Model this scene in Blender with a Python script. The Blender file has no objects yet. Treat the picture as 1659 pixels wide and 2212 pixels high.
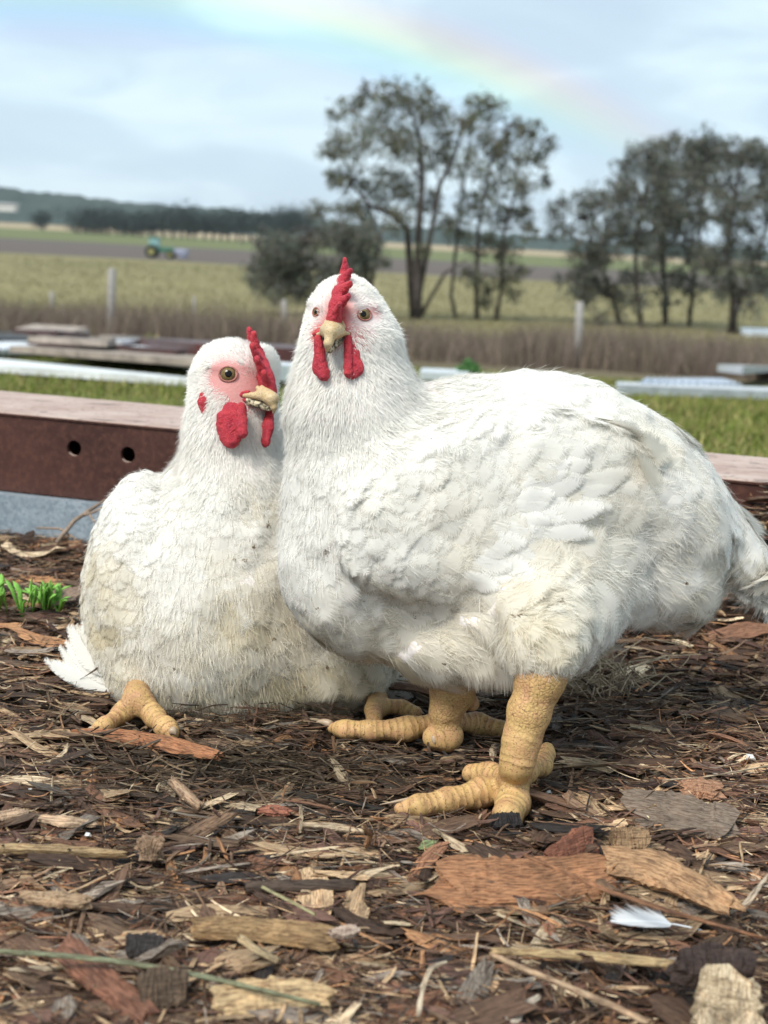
import bpy, math, random
import numpy as np
from mathutils import Matrix, Vector
random.seed(7); RNG = np.random.default_rng(7)
SC = bpy.context.scene; COL = SC.collection
PI = math.pi
# ------------------------------------------------------------------ camera
F = 2949.0; CU, CV = 829.5, 1106.0           # focal length and centre, in units of the photo seen 1659 wide
CAM = np.array([0.0, 0.0, 0.40])
PITCH = math.atan((CV - 518) / F); ROLL = math.radians(3.0)
_r = np.array([1.0, 0, 0]); _u = np.array([0, math.sin(PITCH), math.cos(PITCH)]); _f = np.array([0, math.cos(PITCH), -math.sin(PITCH)])
RIGHT = _r * math.cos(ROLL) + _u * math.sin(ROLL); UP = _u * math.cos(ROLL) - _r * math.sin(ROLL); FWD = _f
cd = bpy.data.cameras.new('camera'); cam = bpy.data.objects.new('camera', cd); COL.objects.link(cam)
m = Matrix(((RIGHT[0], UP[0], -FWD[0], CAM[0]), (RIGHT[1], UP[1], -FWD[1], CAM[1]), (RIGHT[2], UP[2], -FWD[2], CAM[2]), (0, 0, 0, 1)))
cam.matrix_world = m
cd.sensor_fit = 'VERTICAL'; cd.sensor_height = 36; cd.lens = 48; cd.clip_start = 0.02; cd.clip_end = 9000
cd.dof.use_dof = True; cd.dof.focus_distance = 1.04; cd.dof.aperture_fstop = 9.5
SC.camera = cam
# ------------------------------------------------------------------ light
SUN_EL, SUN_AZ = math.radians(52), math.radians(-140)      # azimuth measured from +Y towards +X
sd = bpy.data.lights.new('sun', 'SUN'); sun = bpy.data.objects.new('sun', sd); COL.objects.link(sun)
sd.energy = 2.5; sd.angle = math.radians(24); sd.color = (1.0, 0.965, 0.90)
sdir = Vector((math.cos(SUN_EL) * math.sin(SUN_AZ), math.cos(SUN_EL) * math.cos(SUN_AZ), math.sin(SUN_EL)))
sun.rotation_euler = sdir.to_track_quat('Z', 'Y').to_euler()
SC.view_settings.view_transform = 'Standard'; SC.view_settings.look = 'None'
SC.view_settings.gamma = 1; SC.view_settings.exposure = 0.68
SC.cycles.max_bounces = 6; SC.cycles.diffuse_bounces = 3; SC.cycles.transparent_max_bounces = 16
SC.cycles.caustics_reflective = False; SC.cycles.caustics_refractive = False

def pdir(u, v):
    d = FWD + RIGHT * ((u - CU) / F) + UP * ((CV - v) / F)
    return d / np.linalg.norm(d)

class NT:
    """tiny node helper"""
    def __init__(s, tree): s.t = tree; tree.nodes.clear()
    def n(s, kind, ins=None, **kw):
        nd = s.t.nodes.new(kind)
        for k, v in kw.items(): setattr(nd, k, v)
        for k, v in (ins or {}).items():
            if isinstance(v, bpy.types.NodeSocket): s.t.links.new(v, nd.inputs[k])
            else: nd.inputs[k].default_value = v
        return nd
    def math(s, op, a, b=0.0, c=0.0, clamp=False):
        nd = s.t.nodes.new('ShaderNodeMath'); nd.operation = op; nd.use_clamp = clamp
        for i, v in enumerate((a, b, c)):
            if isinstance(v, bpy.types.NodeSocket): s.t.links.new(v, nd.inputs[i])
            else: nd.inputs[i].default_value = v
        return nd.outputs[0]
    def mix(s, fac, a, b, mode='MIX'):
        nd = s.t.nodes.new('ShaderNodeMix'); nd.data_type = 'RGBA'; nd.blend_type = mode
        for i, v in ((0, fac), (6, a), (7, b)):
            if isinstance(v, bpy.types.NodeSocket): s.t.links.new(v, nd.inputs[i])
            else: nd.inputs[i].default_value = (*v, 1) if i > 0 and len(v) == 3 else v
        return nd.outputs[2]
    def ramp(s, fac, stops):
        nd = s.t.nodes.new('ShaderNodeValToRGB'); s.t.links.new(fac, nd.inputs[0])
        e = nd.color_ramp.elements
        while len(e) < len(stops): e.new(0.5)
        for el, (p, c) in zip(e, stops):
            el.position = p; el.color = (*c, 1) if not isinstance(c, (int, float)) else (c, c, c, 1)
        return nd.outputs[0]
    def noise(s, vec, scale, detail=4, rough=0.55, dist=0.0):
        nd = s.n('ShaderNodeTexNoise', {'Scale': scale, 'Detail': detail, 'Roughness': rough, 'Distortion': dist})
        if vec is not None: s.t.links.new(vec, nd.inputs['Vector'])
        return nd.outputs[0]
    def scale(s, vec, sc):
        return s.n('ShaderNodeMapping', {'Vector': vec, 'Scale': sc}).outputs[0]

# ------------------------------------------------------------------ sky
w = bpy.data.worlds.new('World'); SC.world = w; w.use_nodes = True
t = NT(w.node_tree)
sky = t.n('ShaderNodeTexSky', sky_type='NISHITA'); sky.sun_disc = False; sky.sun_elevation = SUN_EL; sky.sun_rotation = SUN_AZ
sky.air_density = 1.0; sky.dust_density = 1.5
gen = t.n('ShaderNodeTexCoord').outputs['Generated']
nrm = t.n('ShaderNodeVectorMath', {0: gen}, operation='NORMALIZE').outputs[0]
sep = t.n('ShaderNodeSeparateXYZ', {0: nrm}).outputs
# cloud layer: direction projected on a high sheet, so clouds flatten towards the horizon
zz = t.math('ADD', t.math('MAXIMUM', sep[2], 0.0), 0.22)
cx = t.math('DIVIDE', sep[0], zz); cy = t.math('DIVIDE', sep[1], zz)
cv = t.n('ShaderNodeCombineXYZ', {0: cx, 1: cy, 2: 0.0}).outputs[0]
n1 = t.noise(t.n('ShaderNodeMapping', {'Vector': cv, 'Location': (1.3, 0.4, 0), 'Rotation': (0, 0, 0.35), 'Scale': (0.9, 0.9, 1)}).outputs[0], 2.3, 5, 0.45, 0.5)
n2 = t.noise(t.n('ShaderNodeMapping', {'Vector': cv, 'Location': (4.1, 2.2, 0), 'Scale': (0.6, 1.5, 1)}).outputs[0], 1.9, 4, 0.5, 0.2)
skyc = t.mix(1.0, sky.outputs[0], (0.10, 0.10, 0.10), 'MULTIPLY')
cloud = t.ramp(n1, [(0.36, (0.33, 0.41, 0.49)), (0.45, (0.36, 0.45, 0.52)), (0.52, (0.45, 0.55, 0.60)), (0.62, (0.54, 0.63, 0.66))])
cloud = t.mix(t.math('MULTIPLY', t.ramp(n2, [(0.45, 0.0), (0.7, 1.0)]), 0.5), cloud, (0.34, 0.415, 0.50))
# pale blue-white glow low over the land
low = t.ramp(sep[2], [(0.0, 1.0), (0.10, 0.75), (0.30, 0.0)])
cloud = t.mix(t.math('MULTIPLY', low, 0.55), cloud, (0.47, 0.58, 0.64))
full = t.mix(0.95, skyc, cloud); full = t.mix(1.0, full, (1.05, 1.07, 1.09), 'MULTIPLY')
# rainbow: rings of colour round the antisolar point, angles as in nature (red outside)
EDGE = [pdir(900, 60), pdir(1135, 190), pdir(1400, 300)]
best = None
for az in np.linspace(-60, 20, 161):
    for el in np.linspace(-45, 10, 111):
        a, e = math.radians(az), math.radians(el)
        c = np.array([math.cos(e) * math.sin(a), math.cos(e) * math.cos(a), math.sin(e)])
        er = sum((math.degrees(math.acos(np.clip(c @ p, -1, 1))) - 42.2) ** 2 for p in EDGE)
        if best is None or er < best[0]: best = (er, c)
ANTI = best[1]
dot = t.n('ShaderNodeVectorMath', {0: nrm, 1: tuple(ANTI)}, operation='DOT_PRODUCT').outputs['Value']
ang = t.math('MULTIPLY', t.math('ARCCOSINE', dot), 180 / PI)
fac = t.math('DIVIDE', t.math('SUBTRACT', ang, 38.9), 4.6)
W1 = (1.0, 1.0, 1.0)
bow = t.ramp(fac, [(0.0, W1), (0.18, (0.97, 0.97, 1.05)), (0.34, (0.86, 1.0, 1.08)), (0.50, (0.90, 1.06, 0.93)), (0.63, (1.10, 1.06, 0.82)), (0.78, (1.16, 0.96, 0.86)), (0.90, (1.07, 0.96, 0.97)), (1.0, W1)])
bfade = t.ramp(sep[2], [(0.055, 0.0), (0.085, 0.55), (0.12, 1.0), (0.145, 0.9), (0.162, 0.45), (0.178, 0.0)])
full = t.mix(bfade, full, t.mix(1.0, full, bow, 'MULTIPLY'))
bg = t.n('ShaderNodeBackground', {'Color': full, 'Strength': 1.0})
t.n('ShaderNodeOutputWorld', {'Surface': bg.outputs[0]})

# ------------------------------------------------------------------ materials
def mat(name, build):
    mt = bpy.data.materials.new(name); mt.use_nodes = True
    t = NT(mt.node_tree); out = t.n('ShaderNodeOutputMaterial')
    sh = build(t)
    mt.node_tree.links.new(sh, out.inputs['Surface'])
    return mt
def pbsdf(t, col, rough=0.6, spec=0.3, bump=None, bstr=0.3, bdist=0.002, **kw):
    ins = {'Base Color': col if isinstance(col, bpy.types.NodeSocket) else (*col, 1), 'Roughness': rough, 'Specular IOR Level': spec}
    if bump is not None:
        ins['Normal'] = t.n('ShaderNodeBump', {'Height': bump, 'Strength': bstr, 'Distance': bdist}).outputs[0]
    ins.update(kw)
    return t.n('ShaderNodeBsdfPrincipled', ins).outputs[0]
def attr(t, name, out='Color'): return t.n('ShaderNodeAttribute', attribute_name=name).outputs[out]
def objc(t): return t.n('ShaderNodeTexCoord').outputs['Object']

def m_feather(t):
    c = attr(t, 'col'); fe = t.n('ShaderNodeSeparateXYZ', {0: attr(t, 'fe', 'Vector')}).outputs; fl = t.n('ShaderNodeSeparateXYZ', {0: attr(t, 'fl', 'Vector')}).outputs
    ab = t.math('ABSOLUTE', fe[0])                                   # 0 at the shaft, 1 at the rim; fe.y runs root to tip
    barb = t.math('MULTIPLY', t.math('SUBTRACT', fe[1], t.math('MULTIPLY', ab, fl[1])), fl[0])
    bn = t.noise(t.n('ShaderNodeCombineXYZ', {0: barb, 1: t.math('MULTIPLY', fe[2], 91.0), 2: t.math('MULTIPLY', ab, 0.7)}).outputs[0], 1.0, 2, 0.5)
    rim = t.math('MULTIPLY', t.math('SUBTRACT', 1.0, ab), t.math('MINIMUM', t.math('MULTIPLY', t.math('SUBTRACT', 1.0, fe[1]), 3.2), 1.0))
    al = t.math('ADD', t.math('MULTIPLY', rim, 2.6), t.math('MULTIPLY', t.math('SUBTRACT', bn, 0.56), 2.4), clamp=True)
    al = t.math('MAXIMUM', al, fl[2])
    p = pbsdf(t, c, 0.7, 0.12, bn, 0.25, 0.0006)
    tr = t.n('ShaderNodeBsdfTranslucent', {'Color': c}).outputs[0]
    b = t.n('ShaderNodeMixShader', {0: 0.36, 1: p, 2: tr}).outputs[0]
    return t.n('ShaderNodeMixShader', {0: al, 1: t.n('ShaderNodeBsdfTransparent').outputs[0], 2: b}).outputs[0]
M_FEATHER = mat('feather', m_feather)
def m_skin(t):
    o = objc(t); n = t.noise(o, 420, 4, 0.6)
    c = t.mix(t.ramp(n, [(0.35, 0.0), (0.7, 0.35)]), attr(t, 'col'), (0.62, 0.40, 0.35))
    return pbsdf(t, c, 0.6, 0.25, n, 0.35, 0.0012)
M_SKIN = mat('bird_skin', m_skin)
def m_comb(t):
    o = objc(t); n = t.noise(o, 900, 3, 0.6); v = t.n('ShaderNodeTexVoronoi', {'Vector': o, 'Scale': 1300.0}).outputs[0]
    big = t.noise(o, 120, 3, 0.5)
    c = t.mix(t.ramp(big, [(0.35, 0.0), (0.65, 1.0)]), (0.52, 0.040, 0.055), (0.42, 0.030, 0.055))
    c = t.mix(t.ramp(n, [(0.48, 0.0), (0.75, 0.32)]), c, (0.72, 0.24, 0.22))
    return pbsdf(t, c, 0.6, 0.25, t.math('ADD', n, t.math('MULTIPLY', v, 0.8)), 0.8, 0.0012, **{'Subsurface Weight': 0.25, 'Subsurface Scale': 0.002, 'Subsurface Radius': (1.0, 0.2, 0.1)})
M_COMB = mat('comb_skin', m_comb)
def m_beak(t):
    o = objc(t); n = t.noise(o, 250, 4, 0.6); n2 = t.noise(o, 900, 3, 0.7)
    c = t.mix(t.ramp(n, [(0.3, 0.0), (0.7, 1.0)]), (0.52, 0.36, 0.16), (0.60, 0.47, 0.30))
    c = t.mix(t.ramp(n2, [(0.55, 0.0), (0.66, 0.8)]), c, (0.16, 0.11, 0.06))
    return pbsdf(t, c, 0.42, 0.4, n2, 0.3, 0.0005)
M_BEAK = mat('beak_horn', m_beak)
def m_dirtybeak(t):
    o = objc(t); n2 = t.noise(o, 300, 4, 0.6)
    c = t.mix(t.ramp(n2, [(0.42, 0.0), (0.56, 1.0)]), (0.62, 0.53, 0.36), (0.07, 0.055, 0.035))
    return pbsdf(t, c, 0.6, 0.3, n2, 0.6, 0.001)
M_DBEAK = mat('muddy_beak_horn', m_dirtybeak)
def m_claw(t):
    o = objc(t); n = t.noise(o, 500, 3, 0.6)
    return pbsdf(t, t.mix(n, (0.50, 0.38, 0.26), (0.30, 0.21, 0.14)), 0.4, 0.4)
M_CLAW = mat('claw', m_claw)
def m_leg(t):
    a = attr(t, 'leg', 'Vector'); s = t.n('ShaderNodeSeparateXYZ', {0: a}).outputs   # x along (px), y mask of ring scales
    o = objc(t); wob = t.noise(o, 160, 2, 0.5)
    ph = t.math('ADD', t.math('MULTIPLY', s[0], 2 * PI / 15.0), t.math('MULTIPLY', wob, 5.0))
    ring = t.math('ABSOLUTE', t.math('SINE', t.math('MULTIPLY', ph, 0.5)))
    ring = t.math('POWER', ring, 0.45)
    vo = t.n('ShaderNodeTexVoronoi', {'Vector': o, 'Scale': 330.0}, feature='DISTANCE_TO_EDGE').outputs[0]
    vo = t.math('ADD', t.math('MULTIPLY', t.math('MINIMUM', t.math('MULTIPLY', vo, 5.0), 1.0), 0.55), 0.45)
    h = t.n('ShaderNodeMix', {0: s[1], 2: vo, 3: ring}).outputs[0]
    n = t.noise(o, 90, 4, 0.6); n2 = t.noise(o, 700, 3, 0.7)
    c = t.mix(t.ramp(n, [(0.35, 0.0), (0.65, 1.0)]), (0.58, 0.38, 0.15), (0.56, 0.31, 0.15))
    c = t.mix(t.ramp(t.noise(o, 45, 3, 0.5), [(0.55, 0.0), (0.75, 0.5)]), c, (0.45, 0.22, 0.14))
    c = t.mix(t.math('MULTIPLY', t.math('SUBTRACT', 1.0, h), 0.65, clamp=True), c, (0.26, 0.15, 0.06))
    c = t.mix(t.ramp(n2, [(0.56, 0.0), (0.66, 0.85)]), c, (0.09, 0.055, 0.03))
    return pbsdf(t, c, 0.55, 0.25, t.math('ADD', h, t.math('MULTIPLY', n2, 0.3)), 0.6, 0.0010)
M_LEG = mat('scaly_leg', m_leg)
def flat(name, col, rough=0.6, spec=0.3, nscale=30, var=0.35, bstr=0.3, bdist=0.002, **kw):
    def b(t):
        n = t.noise(objc(t), nscale, 5, 0.6)
        d = tuple(x * (1 - var) for x in col); e = tuple(min(1, x * (1 + var)) for x in col)
        return pbsdf(t, t.mix(t.ramp(n, [(0.3, 0.0), (0.7, 1.0)]), d, e), rough, spec, n, bstr, bdist, **kw)
    return mat(name, b)
M_PUPIL = flat('pupil', (0.004, 0.003, 0.003), 0.08, 0.25, var=0.0)
M_IRIS = flat('iris', (0.17, 0.12, 0.05), 0.10, 0.25, 600, 0.35, 0.0)

def m_wood(t):     # for litter and bark: 'col' the piece's colour, 'loc' its own coordinates with the grain along x
    lc = attr(t, 'loc', 'Vector'); c = attr(t, 'col')
    g = t.noise(t.scale(lc, (0.12, 1.0, 1.0)), 900, 4, 0.65, 0.3)
    g2 = t.noise(t.scale(lc, (0.5, 1.0, 1.0)), 150, 4, 0.6)
    c = t.mix(t.ramp(g, [(0.38, 0.9), (0.58, 0.0)]), c, t.mix(1.0, c, (0.28, 0.22, 0.20), 'MULTIPLY'))
    c = t.mix(t.ramp(g2, [(0.52, 0.0), (0.72, 0.6)]), c, t.mix(1.0, c, (1.5, 1.35, 1.25), 'MULTIPLY'))
    c = t.mix(t.ramp(g2, [(0.25, 0.7), (0.42, 0.0)]), c, (0.03, 0.022, 0.018))
    return pbsdf(t, c, 0.68, 0.3, g, 0.8, 0.0012)
M_WOOD = mat('torn_wood', m_wood)

# ------------------------------------------------------------------ mesh building
def mesh(name, V, faces, mats, parent=None, base=None, attrs=None, midx=None, smooth=True, label=None):
    """V (n,3) world points; faces: list of (k,3|4) int arrays; becomes ONE mesh object."""
    V = np.asarray(V, dtype=np.float64)
    if parent is not None: base = np.array(parent['_base'])
    if base is None: base = np.zeros(3)
    me = bpy.data.meshes.new(name)
    faces = [np.asarray(f, dtype=np.int32) for f in faces if len(f)]
    nl = sum(f.size for f in faces); nf = sum(len(f) for f in faces)
    me.vertices.add(len(V)); me.vertices.foreach_set('co', (V - base).astype(np.float32).ravel())
    me.loops.add(nl); me.loops.foreach_set('vertex_index', np.concatenate([f.ravel() for f in faces]))
    me.polygons.add(nf)
    tot = np.concatenate([np.full(len(f), f.shape[1], dtype=np.int32) for f in faces])
    st = np.concatenate([[0], np.cumsum(tot)[:-1]]).astype(np.int32)
    me.polygons.foreach_set('loop_start', st); me.polygons.foreach_set('loop_total', tot)
    if midx is not None: me.polygons.foreach_set('material_index', np.asarray(midx, dtype=np.int32))
    me.polygons.foreach_set('use_smooth', np.full(nf, smooth))
    for mt in (mats if isinstance(mats, (list, tuple)) else [mats]): me.materials.append(mt)
    for an, av in (attrs or {}).items():
        av = np.asarray(av, dtype=np.float32)
        if an == 'col':
            a = me.attributes.new(an, 'FLOAT_COLOR', 'POINT'); a.data.foreach_set('color', np.c_[av[:, :3], np.ones(len(av))].astype(np.float32).ravel())
        else:
            a = me.attributes.new(an, 'FLOAT_VECTOR', 'POINT'); a.data.foreach_set('vector', av.ravel())
    me.update(calc_edges=True); me.validate()
    o = bpy.data.objects.new(name, me); COL.objects.link(o)
    if parent is not None: o.parent = parent
    else: o.location = base
    if label: o['label'] = label
    return o
def tag(o, label=None, cat=None, group=None, kind=None):
    if label and not kind: kind = 'thing'
    for k, v in (('label', label), ('category', cat), ('group', group), ('kind', kind)):
        if v: o[k] = v
    return o
def thing(name, base, label, cat, group=None):
    o = bpy.data.objects.new(name, None); COL.objects.link(o); o.location = base; o.empty_display_size = 0.1
    o['_base'] = [float(x) for x in base]
    return tag(o, label, cat, group)

class MB:
    """collects simple shapes in world coordinates"""
    def __init__(s): s.V = []; s.Q = []; s.T = []; s.n = 0
    def add(s, V, Q=(), T=()):
        V = np.asarray(V, float); s.V.append(V)
        if len(Q): s.Q.append(np.asarray(Q, int) + s.n)
        if len(T): s.T.append(np.asarray(T, int) + s.n)
        s.n += len(V); return s
    def box(s, c, size, R=None, bev=0.0):
        x, y, z = np.array(size) / 2.0
        V = np.array([(a * x, b * y, d * z) for a in (-1, 1) for b in (-1, 1) for d in (-1, 1)])
        Q = [(0, 1, 3, 2), (4, 6, 7, 5), (0, 4, 5, 1), (2, 3, 7, 6), (0, 2, 6, 4), (1, 5, 7, 3)]
        if bev > 0:   # chamfered box: 24 vertices
            V2 = []; idx = {}
            for i, v in enumerate(V):
                for ax in range(3):
                    w_ = v.copy()
                    for k in range(3):
                        if k != ax: w_[k] -= np.sign(v[k]) * bev
                    idx[(i, ax)] = len(V2); V2.append(w_)
            Qn = []; 
            for fi, q in enumerate(Q):
                ax = [0, 0, 1, 1, 2, 2][fi]; Qn.append([idx[(i, ax)] for i in q])
            edges = set()
            for fi, q in enumerate(Q):
                for k in range(4): edges.add(tuple(sorted((q[k], q[(k + 1) % 4]))))
            for a, b in edges:
                ax = [k for k in range(3) if V[a][k] != V[b][k]][0]; o = [k for k in range(3) if k != ax]
                Qn.append([idx[(a, o[0])], idx[(b, o[0])], idx[(b, o[1])], idx[(a, o[1])]])
            T = [[idx[(i, 0)], idx[(i, 1)], idx[(i, 2)]] for i in range(8)]
            V = np.array(V2); Q = Qn
        else: T = []
        if R is not None: V = V @ np.asarray(R).T
        return s.add(V + np.asarray(c), Q, T)
    def tube(s, pts, rad, n=8, flat_=1.0, nrm=None, cap=True, jit=0.0):
        pts = np.asarray(pts, float); k = len(pts); rad = np.broadcast_to(rad, (k,))
        tg = np.gradient(pts, axis=0); tg /= np.linalg.norm(tg, axis=1)[:, None] + 1e-12
        up = np.array([0, 0, 1.0]) if nrm is None else np.asarray(nrm, float)
        if abs(tg[0] @ up) > 0.95: up = np.array([1.0, 0, 0])
        V = []
        a = np.arange(n) * 2 * PI / n
        for i in range(k):
            b = np.cross(tg[i], up); b /= np.linalg.norm(b) + 1e-12; c = np.cross(b, tg[i])
            rr = rad[i] * (1 + jit * RNG.uniform(-1, 1, n))
            V.append(pts[i] + (np.cos(a) * rr)[:, None] * b + (np.sin(a) * rr * flat_)[:, None] * c)
        V = np.concatenate(V)
        Q = [(i * n + j, i * n + (j + 1) % n, (i + 1) * n + (j + 1) % n, (i + 1) * n + j) for i in range(k - 1) for j in range(n)]
        T = []
        if cap:
            V = np.vstack([V, pts[0], pts[-1]]); a0 = k * n
            T = [(a0, (j + 1) % n, j) for j in range(n)] + [(a0 + 1, (k - 1) * n + j, (k - 1) * n + (j + 1) % n) for j in range(n)]
        return s.add(V, Q, T)
    def build(s, name, mats, parent=None, base=None, smooth=False, attrs=None, label=None):
        V = np.concatenate(s.V); fs = []
        if s.Q: fs.append(np.concatenate(s.Q))
        if s.T: fs.append(np.concatenate(s.T))
        return mesh(name, V, fs, mats, parent, base, attrs, smooth=smooth, label=label)

def rotz(a): return np.array([[math.cos(a), -math.sin(a), 0], [math.sin(a), math.cos(a), 0], [0, 0, 1.0]])
def rotx(a): return np.array([[1.0, 0, 0], [0, math.cos(a), -math.sin(a)], [0, math.sin(a), math.cos(a)]])
def roty(a): return np.array([[math.cos(a), 0, math.sin(a)], [0, 1.0, 0], [-math.sin(a), 0, math.cos(a)]])
def G(u, v, z=0.0):                       # the point of the ground plane (height z) seen at u, v
    d = pdir(u, v); return CAM + d * ((z - CAM[2]) / d[2])
def AT(u, v, Y):                          # the point seen at u, v in the vertical plane Y metres away
    d = pdir(u, v); return CAM + d * (Y / d[1])
def vnoise(P, seed=0, freq=1.0):
    """cheap smooth 3-D value noise in -1..1"""
    P = np.asarray(P, float) * freq + seed * 17.31
    i = np.floor(P).astype(np.int64); f = P - i; f = f * f * (3 - 2 * f); out = 0
    for dx in (0, 1):
        for dy in (0, 1):
            for dz in (0, 1):
                h = ((i[..., 0] + dx) * 73856093) ^ ((i[..., 1] + dy) * 19349663) ^ ((i[..., 2] + dz) * 83492791) ^ (seed * 2654435)
                h = (h ^ (h >> 13)) * 1274126177 & 0x7fffffff
                wgt = (f[..., 0] if dx else 1 - f[..., 0]) * (f[..., 1] if dy else 1 - f[..., 1]) * (f[..., 2] if dz else 1 - f[..., 2])
                out = out + wgt * ((h % 10007) / 5003.5 - 1)
    return out

# ================================================================== SETTING
PROF = np.array([(-6, 0), (1.9, 0), (2.6, -0.01), (4, -0.10), (6, -0.25), (10, -0.56), (14, -0.85), (22, -1.5), (30, -2.0), (45, -2.8), (70, -3.5), (120, -3.6), (500, -3.6), (1200, -2.0), (5000, 0.0)])
def gz(y): return np.interp(y, PROF[:, 0], PROF[:, 1])
def GT(u, v):                             # terrain point seen at u, v
    d = pdir(u, v); tt = np.geomspace(0.3, 4000, 6000); z = CAM[2] + d[2] * tt; y = d[1] * tt
    k = np.argmax(z <= gz(y)); return CAM + d * tt[k]
def m_ground(t):
    o = objc(t); s = t.n('ShaderNodeSeparateXYZ', {0: o}).outputs
    wob = t.noise(o, 0.5, 4, 0.6); wob2 = t.noise(o, 0.02, 3, 0.5)
    y = t.math('ADD', s[1], t.math('MULTIPLY', t.math('SUBTRACT', wob, 0.5), 0.6))
    n = t.noise(o, 60, 5, 0.7); nf = t.noise(o, 350, 4, 0.7)
    soil = t.mix(n, (0.030, 0.020, 0.014), (0.085, 0.055, 0.038))
    g = t.noise(o, 5, 6, 0.7)
    green = t.mix(t.ramp(g, [(0.3, 0.0), (0.7, 1.0)]), (0.075, 0.095, 0.025), (0.17, 0.18, 0.05))
    dry = t.mix(t.ramp(t.noise(o, 1.2, 5, 0.65), [(0.3, 0.0), (0.7, 1.0)]), (0.10, 0.075, 0.05), (0.17, 0.14, 0.08))
    pn = t.noise(t.scale(o, (0.25, 1.0, 1.0)), 0.16, 6, 0.7)
    past = t.mix(t.ramp(pn, [(0.3, 0.0), (0.7, 1.0)]), (0.17, 0.155, 0.075), (0.26, 0.225, 0.115))
    plough = t.mix(t.noise(t.scale(o, (0.05, 1, 1)), 0.08, 4, 0.6), (0.085, 0.07, 0.062), (0.15, 0.125, 0.11))
    far = t.mix(t.noise(t.scale(o, (0.1, 1, 1)), 0.01, 4, 0.6), (0.11, 0.14, 0.055), (0.17, 0.17, 0.08))
    pale = t.mix(0.5, (0.40, 0.31, 0.20), (0.30, 0.24, 0.15))
    def band(c0, c1, y0, w_, src): 
        f = t.math('DIVIDE', t.math('SUBTRACT', src, y0), w_, clamp=True); return t.mix(f, c0, c1)
    c = band(soil, green, 2.05, 0.25, y)
    c = band(c, dry, 11.0, 3.0, y)
    yf = t.math('ADD', s[1], t.math('MULTIPLY', t.math('SUBTRACT', wob2, 0.5), 26.0))
    c = band(c, past, 36, 6, yf)
    c = band(c, plough, 168, 5, yf)
    c = band(c, far, 300, 15, yf)
    c = band(c, pale, 620, 20, yf)
    return pbsdf(t, c, 0.9, 0.1, nf, 0.5, 0.004)
M_GROUND = mat('ground_cover', m_ground)
ys = np.concatenate([np.arange(-3, 2.2, 0.035), np.geomspace(2.2, 4800, 170)])
nx = 160; V = []
for y in ys:
    k = 2.2 + 1.6 * abs(y); xs = np.linspace(-k, k, nx)
    V.append(np.c_[xs, np.full(nx, y), np.full(nx, gz(y))])
V = np.concatenate(V); near = np.clip((2.0 - V[:, 1]) / 0.5, 0, 1)
V[:, 2] += 0.004 * near * vnoise(V, 3, 22) + 0.03 * np.clip((V[:, 1] - 3) / 4, 0, 1) * vnoise(V * [1, 1, 0], 5, 0.9)
ny = len(ys); ii = (np.arange(ny - 1)[:, None] * nx + np.arange(nx - 1)[None]).ravel()
tag(mesh('ground', V, [np.c_[ii, ii + 1, ii + nx + 1, ii + nx]], M_GROUND), kind='structure')

# ---- far hills with forest
def m_forest(t):
    o = objc(t); n = t.noise(t.scale(o, (1, 1, 1.6)), 0.035, 6, 0.75)
    return pbsdf(t, t.mix(t.ramp(n, [(0.35, 0.0), (0.7, 1.0)]), (0.03, 0.048, 0.045), (0.07, 0.095, 0.08)), 0.95, 0.05)
M_FOREST = mat('far_forest', m_forest)
def ridge(name, Y, pts, depth, material, amp, seed, base_v=None):
    """a wooded ridge: crest through pixel points at distance Y, sloping down towards us"""
    us = np.linspace(pts[0][0], pts[-1][0], 420); vs = np.interp(us, [p[0] for p in pts], [p[1] for p in pts])
    rows = 26; V = []
    crest = np.array([AT(u, v, Y) for u, v in zip(us, vs)])
    for j in range(rows + 6):
        f = j / rows; P = crest.copy()
        P[:, 1] = Y - depth + depth * min(f, 1.3); fall = math.sin(min(f, 1) * PI / 2) if f <= 1 else math.cos((f - 1) * 3)
        zb = gz(P[:, 1]) - 1.0; P[:, 2] = zb + (crest[:, 2] - zb) * fall
        bump = vnoise(P * [1, 1, 0], seed, 1 / 9.0) * amp + vnoise(P * [1, 1, 0], seed + 1, 1 / 28.0) * amp * 1.3
        P[:, 2] += bump * min(1, f * 4); V.append(P)
    V = np.concatenate(V); n = len(us); ii = (np.arange(rows + 5)[:, None] * n + np.arange(n - 1)[None]).ravel()
    return tag(mesh(name, V, [np.c_[ii, ii + 1, ii + n + 1, ii + n]], material), kind='structure')
ridge('wooded_hill', 1500, [(-300, 398), (0, 408), (110, 422), (200, 432), (300, 444), (420, 452), (520, 460), (640, 474), (830, 492), (1100, 512), (1659, 545), (2000, 565)], 330, M_FOREST, 3.5, 4)
ridge('bare_hill', 2300, [(330, 470), (420, 453), (470, 450), (530, 460), (640, 480)], 200, flat('dry_hill', (0.22, 0.20, 0.17), 0.9, 0.1, 0.01), 1.0, 9)

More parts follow.
